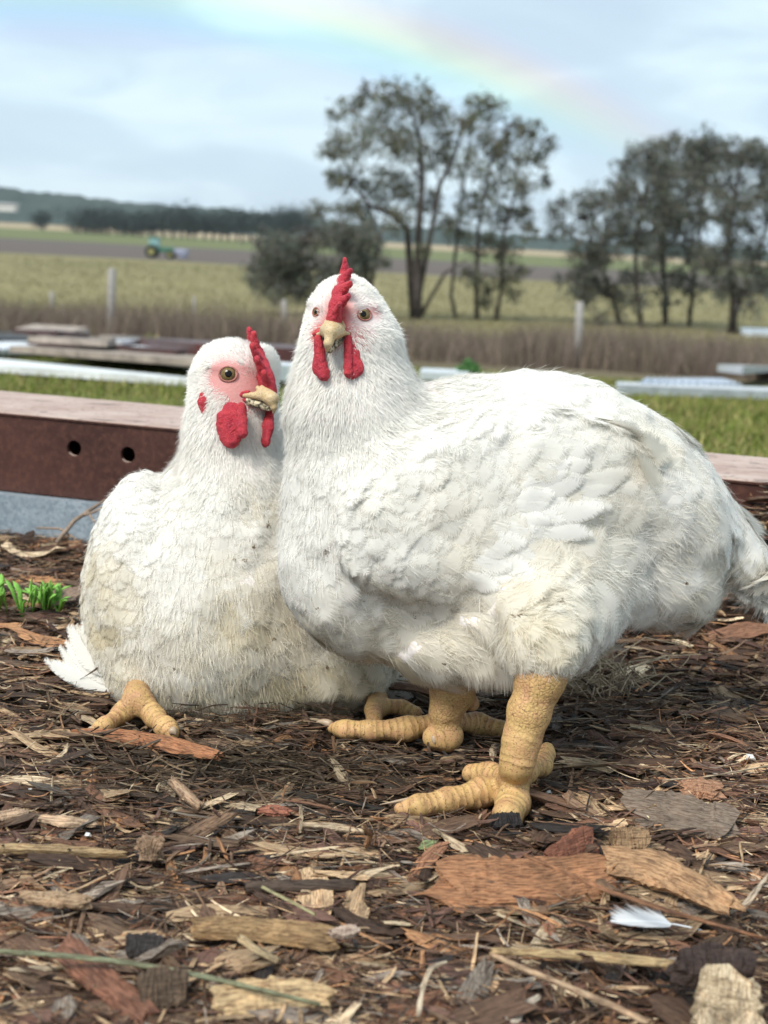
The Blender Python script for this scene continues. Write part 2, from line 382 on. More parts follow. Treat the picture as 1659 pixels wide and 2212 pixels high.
# ================================================================== FAR TREES
def m_leaf(t):
    c = attr(t, 'col'); p = pbsdf(t, c, 0.6, 0.2); tr = t.n('ShaderNodeBsdfTranslucent', {'Color': c}).outputs[0]
    return t.n('ShaderNodeMixShader', {0: 0.3, 1: p, 2: tr}).outputs[0]
M_LEAF = mat('leaves', m_leaf)
M_BARK = flat('tree_bark', (0.075, 0.062, 0.055), 0.9, 0.1, 3, 0.5)
def leaves(P, size, col, droop=0.6, elong=2.6):
    """one narrow leaf spray (rhombus) per point"""
    n = len(P); d = RNG.normal(size=(n, 3)); d[:, 2] -= droop * 1.5; d /= np.linalg.norm(d, axis=1)[:, None]
    s = np.cross(d, RNG.normal(size=(n, 3))); s /= np.linalg.norm(s, axis=1)[:, None]
    L = (size * RNG.uniform(0.6, 1.4, n))[:, None]; W = L / elong
    V = np.stack([P, P + d * L * 0.45 + s * W * 0.5, P + d * L, P + d * L * 0.45 - s * W * 0.5], 1).reshape(-1, 3)
    c = np.asarray(col) * RNG.uniform(0.55, 1.5, (n, 1)) * (1 + RNG.uniform(-0.15, 0.15, (n, 3)))
    return V, np.arange(n * 4).reshape(n, 4), np.repeat(np.clip(c, 0, 1), 4, 0)
def tree(name, label, Y, trunks, blobs, per, lsize, col, depth=1.6, group='far trees beyond the reeds', cat='tree', mat_b=None):
    b0 = AT(trunks[0][0][0], trunks[0][0][1], Y); base = np.array([b0[0], b0[1], gz(Y)])
    root = thing(name, base, label, cat, group); pxm = Y / F
    tb = MB(); ends = []
    for tr in trunks:
        pts = np.array([AT(u, v, Y) for u, v, r in tr]); rr = np.array([r * pxm for u, v, r in tr])
        pts[0, 2] = gz(Y) - 0.1
        off = np.cumsum(RNG.normal(0, depth * 0.12, len(pts))); off[0] = 0; pts[:, 1] += off
        tb.tube(pts, rr * 0.8, 7, jit=0.08); ends.append(pts)
    allp = np.concatenate(ends); P = []
    for (u, v, r) in blobs:
        c = AT(u, v, Y); c[1] += RNG.uniform(-1, 1) * depth; R = r * pxm
        near_ = allp[np.argmin(np.linalg.norm(allp - c + [0, 0, R * 0.8], axis=1))]
        mid = (near_ + c) / 2 + RNG.normal(0, R * 0.25, 3)
        tb.tube([near_, mid, c], [1.9 * pxm, 1.3 * pxm, 0.6 * pxm], 5)
        ncl = int(max(8, 2.1 * per * (r / 40.0) ** 2))
        q = RNG.normal(size=(ncl, 3)); q /= np.linalg.norm(q, axis=1)[:, None]
        q *= (R * RNG.uniform(0.25, 1.12, ncl) ** 0.6)[:, None]; q[:, 2] *= 0.85
        cl = c + q
        for k in range(min(ncl, 9)):
            tb.tube([c, (c + cl[k]) / 2 + RNG.normal(0, R * 0.1, 3), cl[k]], [1.0 * pxm, 0.8 * pxm, 0.5 * pxm], 4, cap=False)
        for cc in cl:
            m_ = RNG.integers(10, 27); P.append(cc + RNG.normal(0, 1, (m_, 3)) * [R * 0.2, R * 0.2, R * 0.17])
    P = np.concatenate(P); V, Q, C = leaves(P, lsize * pxm, col)
    mesh('crown', V, [Q], M_LEAF, root, attrs={'col': C})
    tb.build('trunk', mat_b or M_BARK, root, smooth=True)
    return root
OL = (0.15, 0.15, 0.10); DK = (0.15, 0.155, 0.125)  # leaf colours lightened to paint in some distance haze
def rb(cx_, cy_, rx, ry, n, r0, r1, seed):
    g = np.random.default_rng(seed); out = []
    for i in range(n):
        a = g.uniform(0, 2 * PI); q = g.uniform(0.0, 1) ** 0.5
        out.append((cx_ + rx * q * math.cos(a), cy_ + ry * q * math.sin(a), g.uniform(r0, r1)))
    return out
tree('gum_tree', 'tallest broad gum tree, dark forked trunk rising behind the standing hen', 70,
     [[(898, 697, 17), (900, 640, 14), (903, 570, 12), (905, 480, 10), (912, 400, 8), (905, 300, 5), (880, 215, 3)],
      [(902, 545, 11), (880, 495, 9), (845, 462, 8), (800, 445, 5), (760, 400, 3)],
      [(905, 620, 6), (960, 590, 4), (1010, 560, 2)],
      [(908, 470, 7), (950, 400, 6), (985, 330, 4), (1000, 260, 3)]],
     [(790, 195, 22), (850, 205, 38), (905, 220, 42), (760, 225, 34), (720, 240, 20), (830, 255, 48), (940, 250, 38), (705, 330, 22), (730, 300, 30), (780, 310, 45), (870, 310, 52), (930, 330, 45),
      (720, 380, 26), (760, 385, 34), (820, 390, 44), (880, 400, 42), (800, 450, 38), (750, 455, 30), (690, 455, 30), (860, 470, 36), (930, 430, 34), (970, 290, 30), (960, 480, 26), (915, 540, 16)],
     17, 9, OL)
tree('gum_tree', 'slender pale-gapped gum tree with three thin stems, directly right of the tallest gum', 73,
     [[(985, 700, 6), (975, 640, 5), (985, 540, 5), (1000, 420, 4), (1020, 260, 2)],
      [(1030, 705, 7), (1028, 600, 6), (1035, 480, 5), (1060, 350, 4), (1100, 270, 2)],
      [(1070, 708, 6), (1085, 620, 5), (1090, 500, 4), (1120, 400, 3)]],
     [(1025, 225, 28), (1060, 235, 36), (1010, 265, 32), (1110, 270, 30), (1150, 290, 30), (1185, 310, 22), (1050, 310, 46), (1100, 330, 42), (1150, 350, 36), (1000, 360, 40), (1070, 390, 44), (1130, 400, 34), (1180, 390, 16),
      (1020, 440, 40), (1080, 460, 38), (1130, 465, 32), (990, 500, 36), (1050, 520, 36), (1100, 540, 36), (1140, 500, 24), (1020, 590, 32), (1090, 600, 36), (1125, 580, 24), (1060, 640, 28), (1110, 640, 20)],
     15, 9, OL)
tree('oak_tree', 'low dark bushy tree spreading left of the tallest gum, above the hens', 66,
     [[(800, 660, 9), (790, 580, 7), (750, 520, 5), (700, 490, 3)], [(795, 600, 6), (815, 530, 5), (830, 480, 3)]],
     rb(600, 570, 75, 62, 20, 24, 38, 3) + rb(700, 545, 95, 80, 24, 24, 40, 4) + rb(775, 560, 60, 75, 14, 22, 36, 5) + [(655, 630, 26), (700, 640, 24)], 15, 9, DK)
tree('oak_tree', 'tall sparse tree at the left of the right-hand clump, behind the grey post', 74,
     [[(1385, 722, 7), (1375, 640, 6), (1370, 540, 5), (1390, 430, 4), (1400, 340, 2)], [(1340, 722, 5), (1320, 640, 5), (1290, 560, 4), (1260, 470, 2)]],
     rb(1400, 420, 90, 100, 30, 24, 38, 6) + rb(1330, 480, 90, 70, 12, 24, 36, 66) + rb(1270, 500, 75, 85, 16, 20, 34, 7) + rb(1330, 600, 110, 95, 26, 24, 38, 8) + [(1450, 310, 24), (1250, 430, 20), (1420, 320, 26)], 10, 8, DK)
tree('oak_tree', 'rounded tree in the middle of the right-hand clump with bare grey stems', 78,
     [[(1435, 724, 8), (1440, 640, 7), (1430, 520, 6), (1450, 400, 4)], [(1485, 724, 6), (1500, 600, 5), (1515, 480, 4), (1520, 380, 3)]],
     rb(1490, 400, 85, 95, 30, 24, 36, 9) + rb(1470, 320, 50, 20, 6, 20, 28, 69) + rb(1460, 560, 80, 105, 24, 22, 36, 10) + rb(1520, 330, 50, 30, 6, 20, 28, 11), 10, 8, DK)
tree('oak_tree', 'rightmost tree of the clump, cut by the picture edge, thick dark stem', 72,
     [[(1582, 722, 13), (1585, 640, 11), (1570, 540, 8), (1590, 430, 5), (1600, 350, 3)], [(1583, 640, 7), (1630, 560, 6), (1660, 480, 4)]],
     rb(1590, 400, 85, 90, 32, 24, 38, 12) + rb(1630, 330, 40, 22, 5, 20, 28, 72) + rb(1600, 590, 85, 90, 26, 24, 38, 13) + rb(1690, 450, 60, 120, 14, 24, 36, 14), 10, 8, DK)
# tree belts far away along the foot of the hill: each one a row of rounded crowns
def belt(us, v0, v1, Y, col, group, lab):
    for i, (u, hh) in enumerate(us):
        b = AT(u, v0, Y); pxm = Y / F; base = np.array([b[0], Y, b[2]])
        root = thing('belt_tree', base, lab(i), 'tree', group)
        P = []; H = hh * pxm
        for k in range(7):
            c = base + [RNG.uniform(-.35, .35) * H, RNG.uniform(-.5, .5) * H, H * RNG.uniform(0.25, 0.8)]
            P.append(c + RNG.normal(0, 1, (120, 3)) * H * [0.24, 0.24, 0.15])
        P = np.concatenate(P); P = P[P[:, 2] > base[2]]
        V, Q, C = leaves(P, 5 * pxm, col, 0.2, 1.5); mesh('crown', V, [Q], M_LEAF, root, attrs={'col': C})
        tb = MB(); tb.tube([base - [0, 0, 3], base + [0, 0, H * 0.5]], [2.5 * pxm, 1.5 * pxm], 5); tb.build('trunk', M_BARK, root)
DKB = (0.055, 0.075, 0.07)
_us = [(168 + i * 17 + RNG.uniform(-4, 4), RNG.uniform(38, 62)) for i in range(30)]
belt([(u, h) for u, h in _us], 506, 0, 560, DKB, 'dark tree belt at the foot of the hill', lambda i: 'dark bluish tree, one of the joined crowns in the belt below the far wooded hill')
belt([(94, 34)], 492, 0, 600, DKB, None, lambda i: 'small lone round tree standing on the pale far field, left')
# pale far farm roof
fr = thing('farm_shed', AT(8, 456, 900), 'tiny white farm shed on the far pale field at the left edge', 'shed')
q = MB(); q.box(AT(8, 456, 900) + [0, 0, 2], (16, 10, 4)); q.build('wall', flat('white_wall', (0.6, 0.6, 0.58)), fr)
q = MB(); q.box(AT(8, 456, 900) + [0, 0, 4.6], (18, 12, 1.0), bev=0.3); q.build('roof', flat('pale_roof', (0.5, 0.52, 0.55)), fr)

# ---- reeds
M_REED = mat('dry_reed', lambda t: pbsdf(t, attr(t, 'col'), 0.8, 0.1))
def blades(P, H, W, col, lean=0.25, seg=2, cvar=0.35):
    n = len(P); a = RNG.uniform(0, 2 * PI, n); side = np.c_[np.cos(a), np.sin(a), np.zeros(n)]
    ln = RNG.normal(0, lean, (n, 3)); ln[:, 2] = 0; H = np.broadcast_to(H, (n,)) * RNG.uniform(0.55, 1.25, n); W = np.broadcast_to(W, (n,))
    rows = []
    for k in range(seg + 1):
        f = k / seg; c = P + np.c_[np.zeros((n, 2)), H * f * (1 - 0.25 * f * np.linalg.norm(ln, axis=1))] + ln * (H * f * f)[:, None]
        ww = (W * (1 - 0.85 * f))[:, None] / 2; rows += [c - side * ww, c + side * ww]
    V = np.stack(rows, 1).reshape(-1, 3); k2 = 2 * (seg + 1); b = np.arange(n)[:, None] * k2
    Q = np.concatenate([b + np.array([2 * k, 2 * k + 1, 2 * k + 3, 2 * k + 2]) for k in range(seg)])
    c = np.asarray(col); c = c[RNG.integers(0, len(c), n)] if c.ndim == 2 else np.tile(c, (n, 1))
    c = c * RNG.uniform(1 - cvar, 1 + cvar, (n, 1)); 
    return V, Q, np.repeat(np.clip(c, 0, 1), k2, 0)
N = 60000
yy = RNG.uniform(17.5, 33, N); xx = RNG.uniform(-0.40, 0.42, N) * yy
dens = vnoise(np.c_[xx, yy, 0 * xx], 21, 0.45) + 0.5 * vnoise(np.c_[xx, yy, 0 * xx], 22, 1.7)
lim = 20.5 + 1.0 * vnoise(np.c_[xx * 0.5, 0 * xx, 0 * xx], 8, 1.0) - 0.2 * np.clip(-xx - 1, 0, 4)
kp = (dens > -0.5) & (yy > lim)
P = np.c_[xx, yy, gz(yy)][kp]
V, Q, C = blades(P, 0.60 + 0.22 * dens[kp] + 0.12 * vnoise(P, 27, 1.1), 0.013, [(0.19, 0.145, 0.125), (0.15, 0.115, 0.10), (0.26, 0.20, 0.15), (0.14, 0.12, 0.08)], 0.3, cvar=0.5)
tag(mesh('reeds', V, [Q], M_REED, attrs={'col': C}), 'band of dry brown reeds along the ditch beyond the yard', 'reeds', kind='stuff')
# ---- yard grass beyond the beam
N = 70000
yy = 2.1 + (RNG.uniform(0, 1, N) ** 1.4) * 9.5; xx = RNG.uniform(-0.42, 0.42, N) * yy
d2 = vnoise(np.c_[xx, yy, 0 * xx], 31, 2.2); kp = RNG.uniform(-1.2, 1, N) < d2 + 0.4
P = np.c_[xx, yy, gz(yy)][kp]; 
V, Q, C = blades(P, 0.024 + 0.009 * d2[kp] + 0.002 * P[:, 1], 0.004 + 0.0006 * P[:, 1], [(0.17, 0.20, 0.045), (0.12, 0.16, 0.035), (0.28, 0.25, 0.10), (0.22, 0.20, 0.07)], 0.5)
tag(mesh('yard_grass', V, [Q], M_REED, attrs={'col': C}), 'strip of short green and yellow grass behind the rusty beam', 'grass', kind='stuff')
# ---- pasture tussocks
N = 26000
yy = np.exp(RNG.uniform(math.log(33), math.log(160), N)); xx = RNG.uniform(-0.36, 0.36, N) * yy
P = np.c_[xx, yy, gz(yy)]
V, Q, C = blades(P, 0.09 + 0.0006 * yy, 0.03 + 0.0010 * yy, [(0.22, 0.195, 0.10), (0.16, 0.15, 0.075), (0.27, 0.235, 0.13)], 0.5)
tag(mesh('pasture_grass', V, [Q], M_REED, attrs={'col': C}), 'dry straw coloured pasture grass in the paddock beyond the reeds', 'grass', kind='stuff')

# ================================================================== FENCE POSTS AND YARD CLUTTER
M_POST = flat('weathered_post', (0.33, 0.31, 0.29), 0.9, 0.1, 25, 0.3)
def post(u, vtop, vbase, Y, wpx, label, lean=0.0, M=M_POST):
    b = AT(u, vbase, Y); tp = AT(u + lean, vtop, Y); b = np.array([b[0], Y, gz(Y) - 0.05]); r = wpx * Y / F / 2
    q = MB(); q.tube([b, b * 0.5 + tp * 0.5 + [r * .1, 0, 0], tp - [0, 0, r * .3], tp], [r * 1.08, r, r * 0.97, r * 0.7], 10, jit=0.06)
    return tag(q.build('fence_post', M, base=b, smooth=True), label, 'fence post', 'wooden fence posts around the yard')
post(238, 580, 748, 21, 17, 'thick grey wooden fence post standing in the reeds left of the hens', 4)
post(1245, 652, 806, 21, 17, 'thin pale grey fence post right of the hens, leaning slightly right', 8)
post(112, 630, 668, 52, 9, 'small distant fence post at far left above the reeds')
post(614, 648, 700, 40, 13, 'faint pale post beyond the reeds, just left of the standing hen')
post(289, 728, 752, 19, 5, 'short thin stake in the reeds right of the thick post')
post(420, 640, 690, 44, 7, 'faint thin stake in the dry paddock above the sitting hen')

def m_galv(t):
    o = objc(t); v = t.n('ShaderNodeTexVoronoi', {'Vector': o, 'Scale': 190.0}).outputs['Color']; n = t.noise(o, 30, 5, 0.65); n3 = t.noise(o, 240, 4, 0.7)
    g = t.n('ShaderNodeSeparateColor', {0: v}).outputs[0]
    c = t.mix(g, (0.27, 0.33, 0.38), (0.43, 0.49, 0.54))
    c = t.mix(t.ramp(n, [(0.4, 0.0), (0.7, 0.6)]), c, (0.22, 0.25, 0.28))
    c = t.mix(t.ramp(n3, [(0.56, 0.0), (0.68, 0.7)]), c, (0.14, 0.17, 0.20))
    return pbsdf(t, c, 0.45, 0.5, n3, 0.15, 0.001, Metallic=0.35)
M_GALV = mat('galvanised_steel', m_galv)
def m_rust(t):
    o = objc(t); n = t.noise(t.scale(o, (0.4, 1, 1)), 14, 6, 0.65); n2 = t.noise(o, 130, 5, 0.7)
    c = t.mix(t.ramp(n, [(0.3, 0.0), (0.7, 1.0)]), (0.040, 0.014, 0.011), (0.085, 0.033, 0.024))
    c = t.mix(t.ramp(n2, [(0.45, 0.0), (0.75, 0.6)]), c, (0.15, 0.065, 0.042))
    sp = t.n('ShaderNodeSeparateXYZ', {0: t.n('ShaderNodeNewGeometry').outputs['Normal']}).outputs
    top = t.math('GREATER_THAN', sp[2], 0.7)                        # upward faces, mainly the top flange, take a paler flecked colour
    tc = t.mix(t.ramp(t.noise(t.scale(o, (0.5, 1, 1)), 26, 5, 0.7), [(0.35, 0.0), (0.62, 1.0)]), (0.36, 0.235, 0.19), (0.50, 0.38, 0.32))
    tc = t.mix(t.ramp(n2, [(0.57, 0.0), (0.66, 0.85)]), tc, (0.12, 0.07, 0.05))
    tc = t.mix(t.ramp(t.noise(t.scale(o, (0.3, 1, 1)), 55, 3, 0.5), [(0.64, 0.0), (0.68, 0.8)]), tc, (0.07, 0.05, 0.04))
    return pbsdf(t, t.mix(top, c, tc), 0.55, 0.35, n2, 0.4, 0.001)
M_RUST = mat('rusty_steel', m_rust)
# ---- rusty C-section beam: front web with bolt holes, top and bottom flange
ZT, ZB = 0.164, 0.066
def line_from(u0, v0, u1, v1, z):
    a, b = G(u0, v0, z), G(u1, v1, z); return a, b
fa, fb = line_from(0, 889, 1659, 1041, ZT); ba, bb = line_from(0, 844, 1659, 994, ZT)
dx = fb - fa; dx /= np.linalg.norm(dx); A0 = fa - dx * 0.5; LEN = np.linalg.norm(fb - fa) + 1.2
nb = np.array([-dx[1], dx[0], 0]); DEP = float(abs((ba - fa) @ nb)) 
beam = thing('steel_beam', np.array([A0[0], A0[1], ZB]), 'rusty brown steel channel beam with two round bolt holes lying behind the hens', 'steel beam')
Rb = np.stack([dx, nb, [0, 0, 1]], 1)
def bl(x, y, z): return A0 + dx * x + nb * y + np.array([0, 0, z - ZT])
def xat(u, v, z=0.115):       # distance along the beam of a pixel on its front face
    d = pdir(u, v); s_ = ((A0 - CAM) @ nb) / (d @ nb); return float((CAM + d * s_ - A0) @ dx), (CAM + d * s_)[2]
q = MB(); t0 = 0.006
holes = [xat(160, 968), xat(276, 982)]
zs_top, zs_bot = ZT - 0.0052, ZB - 0.002
def web(q, x0, x1, z0, z1): q.box(bl((x0 + x1) / 2, t0 / 2, (z0 + z1) / 2), (x1 - x0, t0, z1 - z0), Rb)
hr = 0.0098; cur = 0.0
for hx, hz in holes:
    web(q, cur, hx - 0.02, zs_bot, zs_top)
    # plate with a round hole
    angs = sorted(list(np.linspace(0, 2 * PI, 28, endpoint=False)) + [math.atan2(b_, a_) % (2 * PI) for a_ in (-.02, .02) for b_ in (zs_top - hz, zs_bot - hz)]); n = len(angs); V = []
    for yy_ in (0, t0):
        for a in angs: V.append(bl(hx + hr * math.cos(a), yy_, hz + hr * math.sin(a)))
        for a in angs:
            c, s_ = math.cos(a), math.sin(a); rr = min(0.02 / max(abs(c), 1e-6), ((zs_top - hz) if s_ > 0 else (hz - zs_bot)) / max(abs(s_), 1e-6))
            V.append(bl(hx + rr * c, yy_, hz + rr * s_))
    Q = []
    for k in range(n):
        k2 = (k + 1) % n; Q += [(k, k2, n + k2, n + k), (2 * n + k2, 2 * n + k, 3 * n + k, 3 * n + k2), (k2, k, 2 * n + k, 2 * n + k2)]
    q.add(V, Q); cur = hx + 0.02
web(q, cur, LEN, zs_bot, zs_top)
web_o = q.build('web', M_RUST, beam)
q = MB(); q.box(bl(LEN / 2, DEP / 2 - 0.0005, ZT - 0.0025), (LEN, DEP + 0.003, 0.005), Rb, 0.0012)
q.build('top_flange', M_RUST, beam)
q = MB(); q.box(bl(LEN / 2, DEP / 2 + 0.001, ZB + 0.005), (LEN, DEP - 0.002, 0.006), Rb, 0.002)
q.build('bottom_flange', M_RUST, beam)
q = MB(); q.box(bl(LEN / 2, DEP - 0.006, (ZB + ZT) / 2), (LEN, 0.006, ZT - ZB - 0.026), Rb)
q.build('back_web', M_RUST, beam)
XM = float(AT(1700, 1100, 1.43)[0])
def heap(x, y): return .150 * np.exp(-(((x - XM) / .115) ** 2 + ((y - 1.43) / .055) ** 2))     # mulch banked up against the beam
def late_mound():
    n = 40; xs = XM + np.linspace(-.3, .3, n); ys_ = 1.43 + np.linspace(-.16, .05, n); X_, Y_ = np.meshgrid(xs, ys_, indexing='ij'); X_, Y_ = X_.ravel(), Y_.ravel()
    V = np.c_[X_, Y_, heap(X_, Y_) + .004 * vnoise(np.c_[X_, Y_, 0 * X_], 47, 30) - .004]; ii = (np.arange(n - 1)[:, None] * n + np.arange(n - 1)[None]).ravel()
    tag(mesh('soil_mound', V, [np.c_[ii, ii + n, ii + n + 1, ii + 1]], M_GROUND, base=np.array([XM, 1.43, 0])), 'dark mulchy soil heap against the beam at the far right edge, behind the tail', 'mound')
# ---- galvanised trough edge under the beam on the left
gx1, _ = xat(420, 1100)
gal = MB(); prof = [(-0.002, ZB - 0.003), (-0.016, ZB - 0.004), (-0.0165, 0.04), (-0.017, 0.014), (-0.013, 0.004), (-0.004, -0.004)]
V = []
for x in np.linspace(-0.3, gx1, 24):
    for (yy_, z_) in prof: V.append(bl(x, yy_ + 0.0015 * math.sin(x * 9), z_))
for x in np.linspace(-0.3, gx1, 24):
    for (yy_, z_) in prof[::-1]: V.append(bl(x, yy_ + 0.003 + 0.0015 * math.sin(x * 9), z_ - 0.001))
n = 6; Q = [(i * n + j, i * n + j + 1, (i + 1) * n + j + 1, (i + 1) * n + j) for k in (0, 24) for i in range(k, k + 23) for j in range(5)]
gal.add(V, Q); tag(gal.build('galvanised_sheet', M_GALV, base=bl(0, 0, 0), smooth=False), 'blue-grey spangled galvanised sheet under the rusty beam at left', 'metal sheet')

# ---- clutter on the left: sheets, boards, pallet, mound
M_SHEET = flat('pale_roof_sheet', (0.78, 0.80, 0.84), 0.3, 0.6, 4, 0.2, Metallic=0.2)
M_BOARD = flat('old_board', (0.30, 0.25, 0.21), 0.85, 0.1, 12, 0.4)
M_DARKB = flat('dark_board', (0.07, 0.035, 0.032), 0.7, 0.2, 8, 0.4)
M_BLACK = flat('black_plastic', (0.04, 0.042, 0.048), 0.5, 0.3, 5, 0.4)
M_PALLET = flat('pallet_wood', (0.36, 0.31, 0.27), 0.9, 0.1, 14, 0.35)
def slab(name, c4, thick, M, label, cat, group=None, corr=0, lift=0.0):
    """a board or sheet through four seen corners (u, v), each at the terrain, with real thickness"""
    C4 = [GT(u, v) + np.array([0, 0, lift + (h if len(rest) else 0)]) for (u, v, *rest) in c4 for h in [rest[0] if rest else 0]]
    n = 60 if corr else 6; V = []
    for s_ in (0, 1):
        for i in range(n + 1):
            f = i / n; a = C4[0] * (1 - f) + C4[1] * f; b = C4[3] * (1 - f) + C4[2] * f
            dz = corr * math.sin(f * 2 * PI * 14) if corr else 0
            for g in (0, 0.5, 1.0): V.append(a * (1 - g) + b * g + [0, 0, thick * (1 - s_) + dz + 0.01])
    m3 = 3 * (n + 1); Q = []
    for i in range(n):
        for g in range(2):
            a = i * 3 + g; Q += [(a, a + 1, a + 4, a + 3), (m3 + a, m3 + a + 3, m3 + a + 4, m3 + a + 1)]
        for g in (0, 2):
            a = i * 3 + g; Q.append((a, a + 3, m3 + a + 3, m3 + a))
    for i in (0, n):
        for g in range(2): a = i * 3 + g; Q.append((a, a + 1, m3 + a + 1, m3 + a))
    q = MB(); q.add(V, Q); return tag(q.build(name, M, base=C4[0], smooth=False), label, cat, group)
slab('roofing_sheet', [(-60, 762), (70, 752), (112, 778), (-60, 784)], 0.03, M_SHEET, 'tilted white-edged metal sheet at the left edge, above the long one', 'metal sheet', 'metal sheets in the yard', 0.008, 0.03)
slab('roofing_sheet', [(140, 772), (320, 772), (600, 828), (400, 824)], 0.03, M_SHEET, 'shiny pale metal sheet in the middle of the junk, wet and reflecting', 'metal sheet', 'metal sheets in the yard', 0.008, 0.05)
slab('roofing_sheet', [(235, 768), (290, 762), (310, 768), (262, 776)], 0.03, M_SHEET, 'small bright metal offcut right of the long stack of boards', 'metal sheet', 'metal sheets in the yard', 0, 0.1)
slab('kerb_board', [(-60, 786), (30, 796), (480, 846), (-60, 806)], 0.03, flat('pale_concrete', (0.66, 0.67, 0.67), 0.6, 0.3, 8, 0.2), 'long pale concrete kerb edging the grass at left', 'kerb')
slab('timber_board', [(20, 792), (90, 786), (640, 826), (560, 842)], 0.03, M_BOARD, 'long weathered brown board lying on the pale kerb', 'board', 'old boards in the yard', 0, 0.06)
slab('timber_board', [(60, 776), (120, 774), (400, 806), (380, 812)], 0.03, M_DARKB, 'dark rusty plank under the shiny sheets', 'board', 'old boards in the yard', 0, 0.08)
slab('rusty_plate', [(300, 770), (640, 770), (640, 830), (420, 812)], 0.10, flat('dark_rust', (0.075, 0.025, 0.022), 0.4, 0.4, 3, 0.5), 'dark maroon rusty plate behind the sitting hen', 'metal plate', None, 0, 0.05)
slab('water_pipe', [(590, 832), (660, 832), (660, 846), (590, 845)], 0.06, M_SHEET, 'short grey-white metal strip between the two hens', 'metal strip', None, 0, 0.03)
slab('pond_edge', [(910, 818), (1010, 822), (1010, 836), (905, 832)], 0.04, M_SHEET, 'grey metal strip showing above the hen back near the small shrub', 'metal strip', None, 0, 0.02)
slab('roofing_sheet', [(1395, 838), (1560, 836), (1600, 852), (1380, 852)], 0.04, flat('bluish_sheet', (0.42, 0.47, 0.55), 0.45, 0.4, 6, 0.3), 'speckled bluish metal sheet lying behind the hen tail', 'metal sheet', 'metal sheets in the yard', 0.01, 0.02)
slab('kerb_board', [(1330, 846), (1720, 858), (1720, 870), (1330, 856)], 0.05, flat('pale_concrete_right', (0.48, 0.50, 0.52), 0.8, 0.2, 8, 0.25), 'long pale kerb strip crossing behind the hen tail at right', 'kerb')
slab('timber_board', [(1545, 836), (1640, 815), (1720, 812), (1600, 848)], 0.06, flat('light_board', (0.50, 0.50, 0.50), 0.8, 0.2, 10, 0.2), 'light grey board propped at the right edge above the grass', 'board', 'old boards in the yard', 0, 0.12)
slab('water_trough', [(1600, 716), (1720, 720), (1720, 730), (1600, 726)], 0.2, M_SHEET, 'far low metal water trough below the rightmost tree', 'trough', None, 0, 0.0)
# pallet
pb = AT(98, 744, 15.0); pal = thing('wooden_pallet', pb, 'grey wooden pallet lying on the rubbish heap left of the thick post', 'pallet')
pw = 122 * pb[1] / F; ph = 30 * pb[1] / F
for z_ in (0.012, ph):
    for k in range(5): q = MB(); q.box(pb + [0, k * 0.16, z_ + 0.0], (pw, 0.10, 0.022), rotz(-0.04), 0.003); q.build('deck_board', M_PALLET, pal)
for k in range(3):
    q = MB(); q.box(pb + [(-1 + k) * pw * 0.44, 0.32, ph / 2], (0.12, 0.75, ph * 0.72), None, 0.004); q.build('block', M_PALLET, pal)
def mound(name, c, rx, ry, h, M, label, cat, seed, cols=None):
    n = 36; V = []
    for i in range(n + 1):
        for j in range(n + 1):
            x, y = (i / n * 2 - 1), (j / n * 2 - 1); r = math.hypot(x, y)
            V.append([c[0] + x * rx, c[1] + y * ry, c[2] + h * max(0, 1 - r * r) ** 1.2])
    V = np.array(V); V[:, 2] += h * 0.28 * vnoise(V, seed, 2.5 / max(rx, 0.05)) * np.clip((V[:, 2] - c[2]) / h, 0, 1) + h * 0.1 * vnoise(V, seed + 1, 9 / rx) - 0.01
    ii = (np.arange(n)[:, None] * (n + 1) + np.arange(n)[None]).ravel()
    return tag(mesh(name, V, [np.c_[ii, ii + n + 1, ii + n + 2, ii + 1]], M, base=np.array(c)), label, cat)
late_mound()
c = np.array([pb[0] - .2, 14.9, gz(14.9) - .02]); mound('rubbish_heap', c, 1.3, 0.9, pb[2] - c[2] + .02, flat('dark_litter', (.10, .095, .08), .8, .2, 9, .6), 'low dark heap under the pallet at far left', 'heap', 41)
c = GT(215, 757); mound('dirt_mound', c, 0.8, 0.4, 0.12, M_BOARD, 'low brown dirt mound at the foot of the thick post', 'mound', 43)
slab('timber_board', [(150, 740), (240, 742), (250, 752), (150, 750)], 0.05, M_PALLET, 'short pale board beside the pallet, touching the thick post', 'board', 'old boards in the yard', 0, 0.05)
slab('timber_board', [(-40, 735), (36, 738), (60, 748), (-40, 745)], 0.08, M_PALLET, 'stubby pale plank left of the pallet at the left edge', 'board', 'old boards in the yard', 0, 0.05)
slab('timber_board', [(30, 762), (120, 756), (190, 772), (120, 778)], 0.03, M_DARKB, 'short dark plank tipped across the tilted white-edged sheet', 'board', 'old boards in the yard', 0, 0.14)
slab('roofing_sheet', [(-50, 744), (60, 748), (100, 756), (-50, 756)], 0.03, M_BLACK, 'dark folded sheet lying under the stubby pale plank at the left edge', 'metal sheet', 'metal sheets in the yard', 0, 0.06)
slab('timber_board', [(215, 764), (330, 756), (350, 762), (240, 772)], 0.03, M_PALLET, 'thin pale lath lying behind the small bright offcut', 'board', 'old boards in the yard', 0, 0.12)
slab('timber_board', [(180, 776), (215, 770), (470, 802), (440, 812)], 0.03, M_BLACK, 'black wet board along the front of the shiny middle sheet', 'board', 'old boards in the yard', 0, 0.05)
slab('timber_board', [(60, 790), (95, 784), (250, 794), (230, 802)], 0.03, M_PALLET, 'short cracked pale board on top of the long brown one, left end', 'board', 'old boards in the yard', 0, 0.11)
